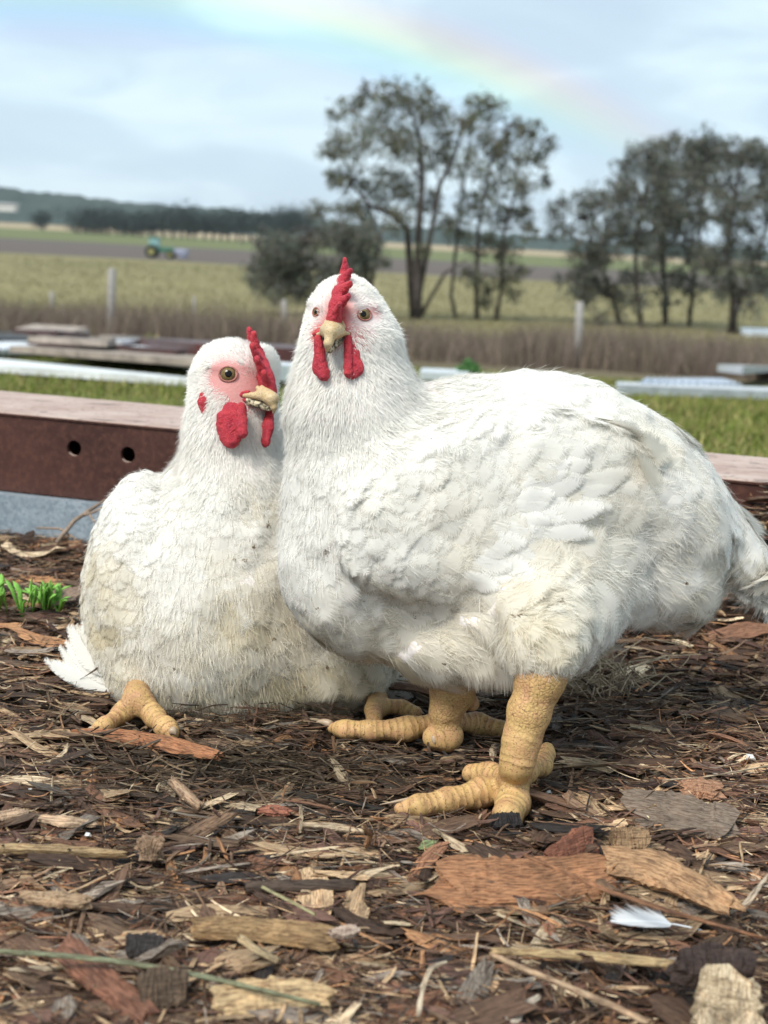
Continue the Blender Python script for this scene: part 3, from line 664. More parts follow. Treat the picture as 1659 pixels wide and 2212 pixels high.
# small green shrub and yellow-green tuft
def bush(name, u, v, r, label, col, n=900):
    b = GT(u, v + r); pxm = b[1] / F; root = thing(name, b, label, 'shrub'); R = r * pxm
    q_ = RNG.normal(size=(n, 3)); q_ /= np.linalg.norm(q_, axis=1)[:, None]; P = b + [0, 0, R] + q_ * R * (RNG.uniform(0.3, 1, n) ** 0.5)[:, None]
    V, Q, C = leaves(P, R * 0.35, col, -0.2, 1.8); mesh('foliage', V, [Q], M_LEAF, root, attrs={'col': C})
    tb = MB()
    for k in range(5): tb.tube([b, b + [RNG.normal(0, R * .3), RNG.normal(0, R * .3), R * 1.2]], [R * .06, R * .02], 5)
    tb.build('stem', M_BARK, root)
bush('green_shrub', 1012, 804, 24, 'small fresh green shrub just above the back of the standing hen', (0.10, 0.22, 0.07))
bush('yellow_shrub', 325, 748, 22, 'yellow-green grassy tuft between the thick post and the sitting hen', (0.28, 0.27, 0.12))

# ---- tractor
tY = 185.0; tc = AT(345, 566, tY); tc = np.array([tc[0], tY, gz(tY)])
M_GRN = flat('green_paint', (0.06, 0.17, 0.11), 0.4, 0.5, 1, 0.2); M_TYRE = flat('tyre', (0.03, 0.03, 0.03), 0.8, 0.1); M_YEL = flat('yellow_rim', (0.30, 0.28, 0.10)); M_GLASS = flat('cab_glass', (0.25, 0.42, 0.42), 0.15, 0.6)
tr = thing('tractor', tc, 'small green farm tractor pulling an implement across the ploughed field', 'tractor')
q = MB(); q.box(tc + [0.9, 0, 1.15], (2.0, 0.85, 0.75), None, 0.12); q.box(tc + [-0.6, 0, 1.0], (1.6, 0.9, 0.6), None, 0.1); q.build('bonnet', M_GRN, tr)
cabo = MB(); cabo.box(tc + [-0.7, 0, 1.95], (1.35, 1.2, 1.25), None, 0.12); cab = cabo.build('cab', M_GLASS, tr)
q = MB(); q.box(tc + [-0.7, 0, 2.66], (1.5, 1.35, 0.16), None, 0.05); q.build('roof', M_GRN, tr)
for s_ in (-1, 1): q = MB(); q.box(tc + [-1.0, s_ * 0.72, 1.75], (1.3, 0.35, 0.1), None, 0.03); q.build('mudguard', M_GRN, tr)
for (x, r, wd) in ((-1.0, 0.82, 0.45), (1.5, 0.55, 0.32)):
    for s_ in (-1, 1):
        c = tc + [x, s_ * 0.85, r]; th = MB(); th.tube([c - [0, wd / 2, 0], c - [0, wd / 2.6, 0], c + [0, wd / 2.6, 0], c + [0, wd / 2, 0]], [r * 0.85, r, r, r * 0.85], 22)
        wo = th.build('wheel', M_TYRE, tr); h2 = MB(); h2.tube([c - [0, wd / 2 + 0.02, 0], c + [0, wd / 2 + 0.02, 0]], r * 0.5, 16)
        ro = h2.build('rim', M_YEL, tr); ro.parent = wo
q = MB(); q.box(tc + [2.9, 0, 1.0], (1.6, 2.4, 0.6), None, 0.1); q.box(tc + [2.1, 0, 0.7], (1.4, 0.12, 0.12)); q.box(tc + [3.1, 0, 0.45], (0.9, 2.2, 0.5), None, 0.1); q.build('implement', flat('lilac_grey_paint', (0.33, 0.35, 0.45), 0.5, 0.3), tr)

HZ = MB(); HZ.box([0, 1480, 35], (5600, 3100, 90))
def m_haze(t): return t.n('ShaderNodeVolumePrincipled', {'Color': (0.92, 0.95, 0.98, 1), 'Density': 0.00011, 'Anisotropy': 0.2}).outputs[0]
mh = bpy.data.materials.new('haze'); mh.use_nodes = True; th_ = NT(mh.node_tree); oh = th_.n('ShaderNodeOutputMaterial'); mh.node_tree.links.new(m_haze(th_), oh.inputs['Volume'])
tag(HZ.build('haze', mh), 'faint rainy haze softening the far trees and hill', 'haze', kind='stuff')
# ================================================================== HENS
# each hen is laid out in a rigid frame facing the camera axis: x right, y down (as in the photo), w away, in photo pixels at depth D
class Frame:
    def __init__(s, D): s.D = D; s.k = D / F
    def J(s, u, v, w=0.0):                        # frame coordinates of the point at depth offset w seen at u, v
        p = (s.D + w * s.k) / s.D; return np.array([(u - CU) * p, (v - CV) * p, w], float)
    def W(s, P):                                  # frame -> world
        P = np.asarray(P, float); return CAM + (P[..., 0:1] * RIGHT - P[..., 1:2] * UP + P[..., 2:3] * FWD) * s.k + s.D * FWD
    def up(s): return np.array([RIGHT[2], -UP[2], FWD[2]])           # world up in the frame
    def g(s, u, v, z=0.0):                        # frame coords of the point seen at u, v at world height z
        q = G(u, v, z) - CAM; return np.array([q @ RIGHT, -(q @ UP), q @ FWD - s.D]) / s.k
def ell(c, r, rot=0.0, yaw=0.0):
    a = math.radians(rot); b = math.radians(yaw)
    R = np.array([[math.cos(a), math.sin(a), 0], [-math.sin(a), math.cos(a), 0], [0, 0, 1]]) @ np.array([[math.cos(b), 0, math.sin(b)], [0, 1, 0], [-math.sin(b), 0, math.cos(b)]])
    c = np.asarray(c, float); r = np.asarray(r, float)
    def f(P):
        q = (P - c) @ R.T; k0 = np.linalg.norm(q / r, axis=-1); k1 = np.linalg.norm(q / (r * r), axis=-1)
        return k0 * (k0 - 1) / np.maximum(k1, 1e-9)
    return f, (c - r.max(), c + r.max())
def cap(a, b, ra, rb, flat_=None):
    a = np.asarray(a, float); b = np.asarray(b, float); d = b - a; L2 = max(d @ d, 1e-9)
    def f(P):
        q = P - a; h = np.clip(q @ d / L2, 0, 1); v = q - h[..., None] * d
        if flat_ is not None:                     # (axis, factor): squash across this axis
            ax = flat_[0]; v = v + np.outer(v @ ax, ax).reshape(v.shape) * (flat_[1] - 1)
        return np.linalg.norm(v, axis=-1) - (ra + (rb - ra) * h)
    m_ = max(ra, rb); return f, (np.minimum(a, b) - m_, np.maximum(a, b) + m_)
LUMP = [0.0, 50.0, None]
def lumpy(f, amp, size, hc):                      # soft pillows in the plumage, none on the head
    def g(P):
        d = f(P); nr = np.abs(d) < 60
        if nr.any():
            Q = P[nr]; a = amp * np.clip((np.linalg.norm(Q - hc, axis=1) - 110) / 160, 0, 1)
            d[nr] = d[nr] + a * (vnoise(Q, 33, 1 / size) + 0.5 * vnoise(Q, 34, 2.1 / size))
        return d
    return g
def union(prims):                                 # prims: list of ((f, bbox), k)
    def f(P):
        out = None
        for (g, _), k in prims:
            d = g(P)
            if out is None: out = d
            else:
                h = np.clip(0.5 + 0.5 * (out - d) / k, 0, 1); out = out * (1 - h) + d * h - k * h * (1 - h)
        return out
    lo = np.min([p[0][1][0] for p in prims], 0) - 12; hi = np.max([p[0][1][1] for p in prims], 0) + 12
    return f, (lo, hi)
def on_surface(f, u, v, fr, w0=-420):
    for w_ in np.arange(w0, 200, 1.0):
        p = fr.J(u, v, w_)
        if f(p[None])[0] < 0: return p
    return None
def grad(f, P, e=1.0):
    g = np.stack([f(P + d) - f(P - d) for d in np.eye(3) * e], -1); return g / (np.linalg.norm(g, axis=-1, keepdims=True) + 1e-9)
def nets(f, lo, hi, h, it=3):
    n = np.ceil((np.asarray(hi) - lo) / h).astype(int) + 1
    ax = [lo[i] + h * np.arange(n[i]) for i in range(3)]
    S = np.empty(n, np.float32)
    for i in range(n[0]):
        g = np.stack(np.meshgrid(ax[0][i:i + 1], ax[1], ax[2], indexing='ij'), -1); S[i] = f(g.reshape(-1, 3)).reshape(n[1], n[2])
    ins = S < 0
    cnt = np.zeros(n - 1, np.int8)
    for a in (0, 1):
        for b in (0, 1):
            for c in (0, 1): cnt += ins[a:n[0] - 1 + a, b:n[1] - 1 + b, c:n[2] - 1 + c]
    act = (cnt > 0) & (cnt < 8); idx = -np.ones(n - 1, int); cells = np.argwhere(act); idx[act] = np.arange(len(cells))
    V = lo + (cells + 0.5) * h
    for _ in range(it):
        d = f(V); V = V - np.clip(d, -h, h)[:, None] * grad(f, V, h * 0.2)
    Q = []
    for axn in range(3):
        s0 = [slice(None)] * 3; s1 = [slice(None)] * 3; s0[axn] = slice(0, -1); s1[axn] = slice(1, None)
        A, B = ins[tuple(s0)], ins[tuple(s1)]; o1, o2 = [(1, 2), (2, 0), (0, 1)][axn]
        for flip in (False, True):
            e = np.argwhere((A & ~B) if not flip else (~A & B))
            e = e[(e[:, o1] > 0) & (e[:, o2] > 0) & (e[:, o1] < n[o1] - 1) & (e[:, o2] < n[o2] - 1)]
            if not len(e): continue
            def cell(d1, d2):
                c = e.copy(); c[:, o1] -= d1; c[:, o2] -= d2; return idx[c[:, 0], c[:, 1], c[:, 2]]
            q = np.c_[cell(1, 1), cell(0, 1), cell(0, 0), cell(1, 0)]
            Q.append(q if not flip else q[:, ::-1])
    Q = np.concatenate(Q)
    # light smoothing then reprojection gives even vertices
    return V, Q[:, ::-1]                          # the frame is left-handed (y down), so flip once
def sample(V, Q, n, dens=None):
    a, b, c, d = (V[Q[:, i]] for i in range(4)); ar = np.linalg.norm(np.cross(c - a, d - b), axis=1) / 2
    if dens is not None: ar = ar * np.maximum(dens((a + c) / 2), 0)
    k = RNG.choice(len(Q), n, p=ar / ar.sum()); s, t_ = RNG.uniform(0, 1, (2, n, 1))
    return (a[k] * (1 - s) + b[k] * s) * (1 - t_) + (d[k] * (1 - s) + c[k] * s) * t_
def thin(P, r):
    """drop points closer than about r (grid hash)"""
    r = np.broadcast_to(r, (len(P),)); seen = {}; keep = []
    for i, p in enumerate(P):
        c = tuple((p // (r[i] * 0.8)).astype(int)) + (int(r[i]),)
        if c in seen: continue
        seen[c] = 1; keep.append(i)
    return np.array(keep)
def flow(fr, guides, sig=90.0):
    g = np.array([[*fr.J(a[0], a[1], a[4] if len(a) > 4 else 0)[:2], a[2], a[3]] for a in guides]); gd = g[:, 2:4] / np.linalg.norm(g[:, 2:4], axis=1)[:, None]
    def f(P):
        d2 = ((P[:, None, :2] - g[None, :, :2]) ** 2).sum(-1); wt = np.exp(-d2 / (2 * sig * sig)) + 1e-6 / (d2 + 1)
        o = (wt[..., None] * gd[None]).sum(1); o /= np.linalg.norm(o, axis=1)[:, None] + 1e-9; return np.c_[o, np.full(len(o), 0.08)]
    return f
def tangent(d, n):
    d = d - (d * n).sum(-1, keepdims=True) * n; return d / (np.linalg.norm(d, axis=-1, keepdims=True) + 1e-9)

def feathers(f, P, N, T, L, W, lift, nb, col, fray=0.25, point=0.5, curl=0.0, side_cup=0.25, gap=0.0, hug=True, solid=0.0, firm=1.0):
    """P roots, N normals, T directions (frame coords); each feather is a curved vane following the body, with a shaft"""
    n = len(P); L = np.broadcast_to(L, (n,)).astype(float); W = np.broadcast_to(W, (n,)).astype(float); lift = np.broadcast_to(lift, (n,)).astype(float)
    B = np.cross(N, T); na, bs = 9, np.array([-1, -.72, -.36, 0, .36, .72, 1.0]); m_ = len(bs)
    bend = RNG.normal(0, 0.07, n) + curl; asym = RNG.normal(0, .12, n); wv = RNG.uniform(-1, 1, (n, na, 2)) * fray * 0.35
    Vs = np.empty((n, na, m_, 3)); FE = np.empty((n, na, m_, 3))
    rnd = RNG.uniform(0, 1, n)
    for i in range(na):
        t_ = i / (na - 1); shp = (0.30 + 0.70 * min(1, t_ / .35)) * max(1 - max(0, (t_ - .45) / .60) ** 2.2, 0.02) ** 0.5
        for k, b in enumerate(bs):
            bb = b * W * shp * (1 + (asym if b > 0 else -asym)) * (1 + wv[:, i, 0 if b < 0 else 1]); a = L * (t_ + 0.10 * abs(b) * (1 - t_))
            p = P + T * a[:, None] + B * (bb + bend * L * t_ * t_)[:, None]
            if hug: p = p - np.clip(f(p), -L, L)[:, None] * N
            h = lift * (0.12 + 0.88 * t_) - side_cup * abs(b) ** 2 * W * 0.16 * (0.3 + 0.7 * t_)
            Vs[:, i, k] = p + N * h[:, None]; FE[:, i, k] = np.c_[np.full(n, b * firm), np.full(n, t_ * (0.55 + 0.45 * firm)), rnd]
    per = na * m_; b0 = np.arange(n)[:, None] * per
    Q = np.concatenate([b0 + np.array([i * m_ + k, i * m_ + k + 1, (i + 1) * m_ + k + 1, (i + 1) * m_ + k]) for i in range(na - 1) for k in range(m_ - 1)])
    FL = np.repeat(np.c_[L / 2.6, 0.22 * W / L * 2, np.full(n, solid)], per, 0)
    # shaft: a thin raised line from the root to near the tip
    cen = Vs[:, :, 3]; sw = np.maximum(W * 0.018, 0.45)[:, None]; V2 = []
    for i in (0, 2, 4, 6, 7): V2 += [cen[:, i] - B * sw * (1 - i / 9) + N * .5, cen[:, i] + B * sw * (1 - i / 9) + N * .5]
    SV = np.stack(V2, 1).reshape(-1, 3); b1 = np.arange(n)[:, None] * 10 + n * per
    Q = np.concatenate([Q] + [b1 + np.array([2 * k, 2 * k + 1, 2 * k + 3, 2 * k + 2]) for k in range(4)])
    C = np.concatenate([np.repeat(col, per, 0), np.repeat(np.clip(col * 1.06, 0, .92), 10, 0)])
    FEv = np.concatenate([FE.reshape(-1, 3), np.zeros((n * 10, 3))]); FLv = np.concatenate([FL, np.tile([1, 0, 1.0], (n * 10, 1))])
    return np.concatenate([Vs.reshape(-1, 3), SV]), Q, (C, FEv, FLv)
def strands(f, P, N, T, L, wd, lift, col, wave=0.15, clump=None):
    n = len(P); L = np.broadcast_to(L, (n,)) * RNG.uniform(0.6, 1.25, n); wd = np.broadcast_to(wd, (n,)); lift = np.broadcast_to(lift, (n,))
    T = T + RNG.normal(0, wave, (n, 3)); T = T / np.linalg.norm(T, axis=1)[:, None]; B = np.cross(N, T); B /= np.linalg.norm(B, axis=1)[:, None] + 1e-9
    sd = RNG.normal(0, 0.14, n); rows = []
    ends = P + T * L[:, None]; he = f(ends); up_ = lift * RNG.uniform(0.2, 1.5, n)
    for x in (0, 0.4, 0.75, 1.0):
        c = P + T * (L * x)[:, None] + B * (sd * L * x * x)[:, None] + N * ((up_ - np.clip(he, -L, L)) * x * x + up_ * 0.35 * x)[:, None]
        if clump is not None: c = c + (clump(P) * x * x)
        if x < 1: ww = (wd * (1 - 0.5 * x) * 0.5)[:, None]; rows += [c - B * ww, c + B * ww]
        else: rows.append(c)
    V = np.stack(rows, 1).reshape(-1, 3); b = np.arange(n)[:, None] * 7
    Q = np.concatenate([b + [0, 1, 3, 2], b + [2, 3, 5, 4]]); Tn = b + [4, 5, 6]
    return V, Q, Tn, np.repeat(col, 7, 0)
class Plume:
    def __init__(s): s.V = []; s.Q = []; s.T = []; s.C = []; s.F = []; s.L = []; s.n = 0
    def add(s, V, Q, C, T=None):
        if isinstance(C, tuple): C, fe, fl_ = C
        else: fe = np.zeros((len(V), 3)); fl_ = np.tile([1, 0, 1.0], (len(V), 1))
        s.V.append(V); s.Q.append(Q + s.n); s.C.append(C); s.F.append(fe); s.L.append(fl_)
        if T is not None: s.T.append(T + s.n)
        s.n += len(V)
    def build(s, fr, name, parent, M=None):
        return mesh(name, fr.W(np.concatenate(s.V)), [np.concatenate(s.Q)] + ([np.concatenate(s.T)] if s.T else []), M or M_FEATHER, parent, attrs={'col': np.concatenate(s.C), 'fe': np.concatenate(s.F), 'fl': np.concatenate(s.L)}, smooth=True)
WHITE = np.array([0.915, 0.89, 0.84]); CREAM = np.array([0.74, 0.64, 0.44]); DIRT = np.array([0.30, 0.23, 0.15])
def plume_col(fr, P, stains, n_seed=3, var=0.05):
    """white, with yellowish and muddy stains round the given spots (real soiling of the feathers)"""
    n = len(P); c = np.tile(WHITE, (n, 1)); s = np.zeros(n)
    for (u, v, r, a) in stains:
        q = fr.J(u, v); s = np.maximum(s, a * np.exp(-((P[:, 0] - q[0]) ** 2 + (P[:, 1] - q[1]) ** 2) / (2 * r * r)))
    s = s * 1.7 * (0.65 + 0.5 * vnoise(P, n_seed, 1 / 34.0)) + 0.05 * np.clip(vnoise(P, n_seed + 5, 1 / 55.0), 0, 1)
    s = np.clip(s, 0, 1)[:, None]; c = c * (1 - s) + CREAM * s
    return c * RNG.uniform(1 - var, 1 + var * 0.4, (n, 1))

def flatprim_mesh(fr, name, prims, h, M, parent, attrs=None, smooth=True, label=None):
    f0, (lo, hi) = union(prims); rgh = 1.3 if M is M_COMB else 0.3
    f = lambda P: f0(P) - rgh * vnoise(P, 91, 1 / 7.0) - rgh * 0.7 * vnoise(P, 92, 1 / 3.5)
    V, Q = nets(f, lo, hi, h)
    return mesh(name, fr.W(V), [Q], M, parent, attrs=attrs(V) if attrs else None, smooth=smooth, label=label)

def eye(fr, parent, c, r, look):
    look = np.asarray(look, float); look /= np.linalg.norm(look); V = []; Q = []; mi = []
    a = np.cross(look, [0, 1, 0]); a /= np.linalg.norm(a); b = np.cross(look, a); nr, ns = 14, 24
    for i in range(nr + 1):
        th = (i / nr) ** 1.0 * PI * 0.5
        for j in range(ns):
            ph = j * 2 * PI / ns; V.append(c + r * (look * math.cos(th) * 0.85 + (a * math.cos(ph) + b * math.sin(ph)) * math.sin(th)))
    for i in range(nr):
        for j in range(ns): Q.append((i * ns + j, (i + 1) * ns + j, (i + 1) * ns + (j + 1) % ns, i * ns + (j + 1) % ns)); mi.append(1 if i < 4 else 0)
    return mesh('eye', fr.W(np.array(V)), [np.array(Q)], [M_IRIS, M_PUPIL], parent, midx=mi)
def claw(fr, parent, a, b, r, bend=(0, 6, 0)):
    a = np.asarray(a, float); b = np.asarray(b, float); m_ = (a + b) / 2 - np.asarray(bend, float)
    ts = np.linspace(0, 1, 7); P = np.array([(1 - t_) ** 2 * a + 2 * t_ * (1 - t_) * m_ + t_ * t_ * b for t_ in ts])
    q = MB(); q.tube(fr.W(P), np.array([r, r, r * .92, r * .8, r * .6, r * .35, r * .08]) * fr.k, 9); return q.build('claw', M_CLAW, parent, smooth=True)

FEET = []
def leg_mesh(fr, chains):
    """chains: [(points with radius, is_toe)], one smooth union; returns V, Q and the scale coordinates"""
    pr = []; segs = []
    for pts, toe in chains:
        s0 = 0.0
        for k in range(len(pts) - 1):
            a, b = np.array(pts[k][:3], float), np.array(pts[k + 1][:3], float); ra, rb_ = pts[k][3], pts[k + 1][3]
            pr.append((cap(a, b, ra, rb_), 24.0 if not toe else 18.0)); L = np.linalg.norm(b - a); segs.append((a, b, s0, L, (ra + rb_) / 2, toe)); s0 += L
    f0, (lo, hi) = union(pr)
    def scale_c(P):
        best = np.full(len(P), 1e9); S = np.zeros(len(P)); TO = np.zeros(len(P))
        for a, b, s0, L, r, toe in segs:
            h = np.clip((P - a) @ (b - a) / (L * L), 0, 1); d = np.linalg.norm(P - a - h[:, None] * (b - a), axis=1) - r
            m_ = d < best; best[m_] = d[m_]; S[m_] = s0 + h[m_] * L; TO[m_] = 1.0 if toe else np.interp(s0 + h[m_] * L, [130, 240], [0.05, 0.8])
        return S, TO
    def f(P):
        d = f0(P); nr = np.abs(d) < 14
        if nr.any():
            Pn = P[nr]; S, TO = scale_c(Pn)
            ph = S * 2 * PI / 15.0
            d[nr] += -(1.1 * TO * TO * (np.abs(np.sin(ph * 0.5)) ** 0.5 - 0.6)) - 2.2 * vnoise(Pn, 12, 1 / 16.0) * 0.6 - 2.5 * vnoise(Pn, 14, 1 / 38.0) * 0.6
        return d
    for a, b, s0, L, r, toe in segs: FEET.append((fr.W(a), fr.W(b), r * fr.k))
    V, Q = nets(f, lo, hi, 2.6, 3); S, TO = scale_c(V)
    return V, Q, np.c_[S, TO, 0 * S]

def build_body(fr, root, prims, legs, skincol, hc, h=6.0):
    f, (lo, hi) = union(prims); f = lumpy(f, 8.0, 62.0, hc); V, Q = nets(f, lo, hi, h)
    VV, QQ, col, leg, mi = [V], [Q], [skincol(V)], [np.zeros((len(V), 3))], [np.zeros(len(Q), int)]; n = len(V)
    for ch in legs:
        v, q, lc = leg_mesh(fr, ch); VV.append(v); QQ.append(q + n); n += len(v)
        col.append(np.tile([0.5, 0.32, 0.12], (len(v), 1))); leg.append(lc); mi.append(np.ones(len(q), int))
    mesh('body', fr.W(np.concatenate(VV)), [np.concatenate(QQ)], [M_SKIN, M_LEG], root, attrs={'col': np.concatenate(col), 'leg': np.concatenate(leg)}, midx=np.concatenate(mi))
    return f, V, Q
def near(P, c, r): return np.exp(-((P - c) ** 2).sum(-1) / (2 * r * r))

# ------------------------------------------------------------------ standing hen
A = Frame(1.085); J = A.J
baseA = G(1040, 1690, 0.0); henA = thing('hen', baseA, 'white hen standing on thick yellow legs, head turned to the camera, red comb upright', 'hen', 'white hens')
HA = J(747, 678, -150)
n0z = A.g(1118, 1660, 0.048)[2]
primsA = [
    (ell(J(1055, 1125, 0), (372, 305, 250), 10, 8), 1), (ell(J(812, 1150, -50), (200, 262, 190), 12), 60),
    (ell(J(1345, 1095, 40), (235, 185, 205), 36), 60), (cap(J(1400, 1000, 70), J(1605, 1200, 95), 92, 54), 50), (ell(J(1210, 950, 20), (215, 142, 170), 14), 50),
    (ell(J(1400, 1235, 40), (150, 118, 150), 20), 50), (cap(J(790, 1015, -60), J(762, 880, -95), 168, 134), 50), (cap(J(762, 880, -95), J(757, 755, -125), 134, 104), 40),
    (ell(HA, (75, 76, 88)), 30), (ell(J(762, 735, -150), (88, 70, 75)), 30),
    (ell(J(1040, 1392, -80), (200, 84, 140)), 60), (ell(J(1130, 1250, -120), (215, 170, 120)), 80), (cap(J(1175, 1290, -120), J(1166, 1388, n0z + 34), 125, 74), 70), (ell(J(740, 1240, -60), (105, 150, 120), -20), 40),
    (ell(J(1068, 1088, -205), (330, 180, 64), -14, 10), 36)]
lf = A.g
def toe(pts): return ([(*p[:3], p[3]) for p in pts], True)
def gp(fr, u, v, r, z=None): # toe joint: seen at u, v with its centre one radius above the litter
    z = (0.011 + r * fr.k) if z is None else z; p = fr.g(u, v, z); return (p[0], p[1], p[2], r)
n0 = gp(A, 1116, 1652, 27, 0.050); nt = J(1180, 1405, n0[2] + 62)
nearleg = [([(*nt, 36), (*J(1168, 1462, n0[2] + 12), 45), (*J(1143, 1540, n0[2] + 4), 36), (*J(1125, 1605, n0[2]), 32), n0, (*gp(A, 1112, 1692, 26, 0.022)[:3], 17)], False),
    ([(*n0[:3], 12), (*gp(A, 1072, 1702, 24, 0.024)[:3], 15)], False), ([(*n0[:3], 12), (*gp(A, 1116, 1722, 26, 0.022)[:3], 18)], False), ([(*n0[:3], 10), (*gp(A, 1140, 1672, 22, 0.030)[:3], 13)], False),
    toe([(*gp(A, 1104, 1694, 32, 0.024)[:3], 18), gp(A, 1040, 1712, 27), gp(A, 965, 1730, 22), gp(A, 905, 1742, 20), gp(A, 866, 1748, 13)]),
    toe([(*gp(A, 1118, 1702, 34, 0.022)[:3], 20), gp(A, 1108, 1735, 30), gp(A, 1096, 1764, 25), gp(A, 1090, 1778, 18)]),
    toe([(*gp(A, 1105, 1680, 26, 0.030)[:3], 17), gp(A, 1060, 1672, 20, 0.022), gp(A, 1018, 1672, 19, 0.018)]),
    toe([(*gp(A, 1142, 1665, 22, 0.034)[:3], 16), gp(A, 1168, 1652, 19, 0.03), gp(A, 1180, 1628, 15, 0.034), gp(A, 1182, 1618, 12, 0.036)])]
f0 = gp(A, 962, 1540, 29, 0.040); 
farleg = [([(*J(990, 1430, f0[2] - 10), 44), (*J(978, 1490, f0[2] - 4), 44), f0, (*gp(A, 958, 1562, 33, 0.024)[:3], 21)], False),
    toe([(*gp(A, 950, 1560, 30, 0.024)[:3], 21), gp(A, 880, 1574, 24), gp(A, 800, 1578, 20), gp(A, 745, 1576, 18), gp(A, 720, 1572, 12)]),
    toe([(*gp(A, 975, 1555, 28, 0.026)[:3], 19), gp(A, 1030, 1562, 22), gp(A, 1082, 1574, 19)]),
    toe([(*gp(A, 960, 1568, 30, 0.024)[:3], 21), gp(A, 965, 1590, 30), gp(A, 940, 1594, 25)]),
    toe([(*J(1000, 1500, f0[2] + 22), 22), (*J(1020, 1520, f0[2] + 40), 16)])]
PINK = np.array([0.70, 0.50, 0.44]); RED = np.array([0.58, 0.075, 0.07]); PALE = np.array([0.85, 0.81, 0.77])
beakA = J(722, 712, -240); eyeA1 = J(788, 679, -205); eyeA2 = J(676, 673, -188); gapeA = J(778, 738, -215); gapeA2 = J(686, 725, -212)
def skinA(V):
    r = np.clip(near(V, beakA, 24) * 1.2 + near(V, gapeA, 17) * 1.3 + near(V, gapeA2, 15) * 1.3 + near(V, J(735, 665, -225), 22) + near(V, J(806, 672, -200), 13) * 0.9 + near(V, eyeA1, 15) * 0.5, 0, 1)[:, None]
    return np.tile(PALE, (len(V), 1)) * (1 - r) + RED * r
def brow(prims, fr, a, b, r, out=3):
    f = union(prims)[0]; p, q = on_surface(f, *a, fr), on_surface(f, *b, fr); prims.insert(-1, (cap(p + [0, 0, r - out], q + [0, 0, r - out], r, r * .8), 7))
brow(primsA, A, (766, 662), (808, 664), 11, 7); brow(primsA, A, (672, 656), (694, 660), 8, 4)
fA, VA, QA = build_body(A, henA, primsA, [nearleg, farleg], skinA, HA)
GA = [(690, 800, -.25, 1), (650, 850, -.3, 1), (740, 880, -.02, 1), (830, 850, .3, 1), (890, 880, .8, .8), (640, 1000, -.05, 1), (620, 1150, .1, 1), (700, 1100, .15, 1), (700, 1250, .35, 1), (670, 1330, .6, .9), (800, 1400, 1, .35), (950, 1440, 1, .2),
      (850, 1000, .6, .8), (780, 1120, .3, 1), (800, 1220, .7, .7), (950, 880, 1, .3), (1100, 830, 1, .02), (1250, 850, 1, .3), (1400, 930, 1, .65), (1500, 1010, .8, .9), (1580, 1110, .55, 1), (1620, 1250, .4, 1),
      (900, 1100, 1, .35), (1000, 1000, 1, .05), (1100, 1100, 1, -.05), (1200, 1000, 1, -.12), (1300, 950, 1, -.1), (1250, 1150, 1, -.5), (1100, 1220, 1, -.12), (900, 1260, 1, .25), (1350, 1030, 1, -.35),
      (1300, 1260, .8, .7), (1450, 1200, 1, .6), (1400, 1330, .7, .6), (1500, 1280, 1, .5), (1150, 1380, .35, 1), (1000, 1360, .9, .6), (1250, 1340, .5, .9), (1080, 1450, .5, .8), (870, 1340, 1, .4)]
flA = flow(A, GA, 62)
def inwing(P):     # over the folded wing
    return primsA[-1][0][0](P) < 2
headmix = 0
def headdir(P, hc, bk, k=1.0):
    d = P - bk; d /= np.linalg.norm(d, axis=1)[:, None] + 1e-9; return d
def hmask(P, c, r0, r1): return np.clip((np.linalg.norm(P - c, axis=1) - r0) / (r1 - r0), 0, 1)
STA = [(700, 1340, 60, .55), (850, 1420, 90, .5), (1050, 1440, 90, .5), (1120, 1350, 80, .45), (1200, 1380, 60, .4), (1480, 1250, 60, .35), (1290, 960, 60, .25), (940, 1170, 50, .25), (1300, 1000, 60, .3), (1620, 1290, 50, .5), (1000, 1290, 80, .35), (790, 1290, 60, .3), (1150, 1150, 120, .3), (1480, 1150, 90, .3), (900, 1080, 70, .2), (1350, 960, 50, .35)]
def clumper(seed, fq, amp):
    return lambda P: np.stack([vnoise(P, seed + i, fq) for i in range(3)], -1) * amp

def contour(fr, pl, f, V, Q, flw, n, thinr, L, W, lift, nb, stains, dens=None, fray=0.25, sel=None, jt=0.11, **kw):
    P = sample(V, Q, n, dens); 
    if sel is not None: P = P[sel(P)]
    Lr = L(P) if callable(L) else np.full(len(P), float(L)); k = thin(P, Lr * thinr); P = P[k]; Lr = Lr[k]
    N = grad(f, P); P = P - f(P)[:, None] * N; N = grad(f, P); T = tangent(flw(P), N); a = vnoise(P, 77, 1 / 60.0) * 0.2 + RNG.normal(0, jt, len(P)); B = np.cross(N, T); T = tangent(T + B * a[:, None], N)
    Wr = Lr * W; col = plume_col(fr, P, stains)
    V2, Q2, C = feathers(f, P, N, T, Lr * RNG.uniform(0.85, 1.15, len(P)), Wr, lift * RNG.uniform(0.6, 1.5, len(P)), nb, col, fray=fray, **kw); pl.add(V2, Q2, C); return len(P)
def fluff(fr, pl, f, V, Q, flw, n, L, wd, lift, stains, dens=None, sel=None, wave=0.2, clump=None):
    P = sample(V, Q, n, dens)
    if sel is not None: P = P[sel(P)]
    N = grad(f, P); P = P - f(P)[:, None] * N; N = grad(f, P); Lr = L(P) if callable(L) else L; T = tangent(flw(P), N)
    a, b, c, d = strands(f, P - N * 3, N, T, Lr, wd, lift, plume_col(fr, P, stains), wave, clump); pl.add(a, b, d, c)

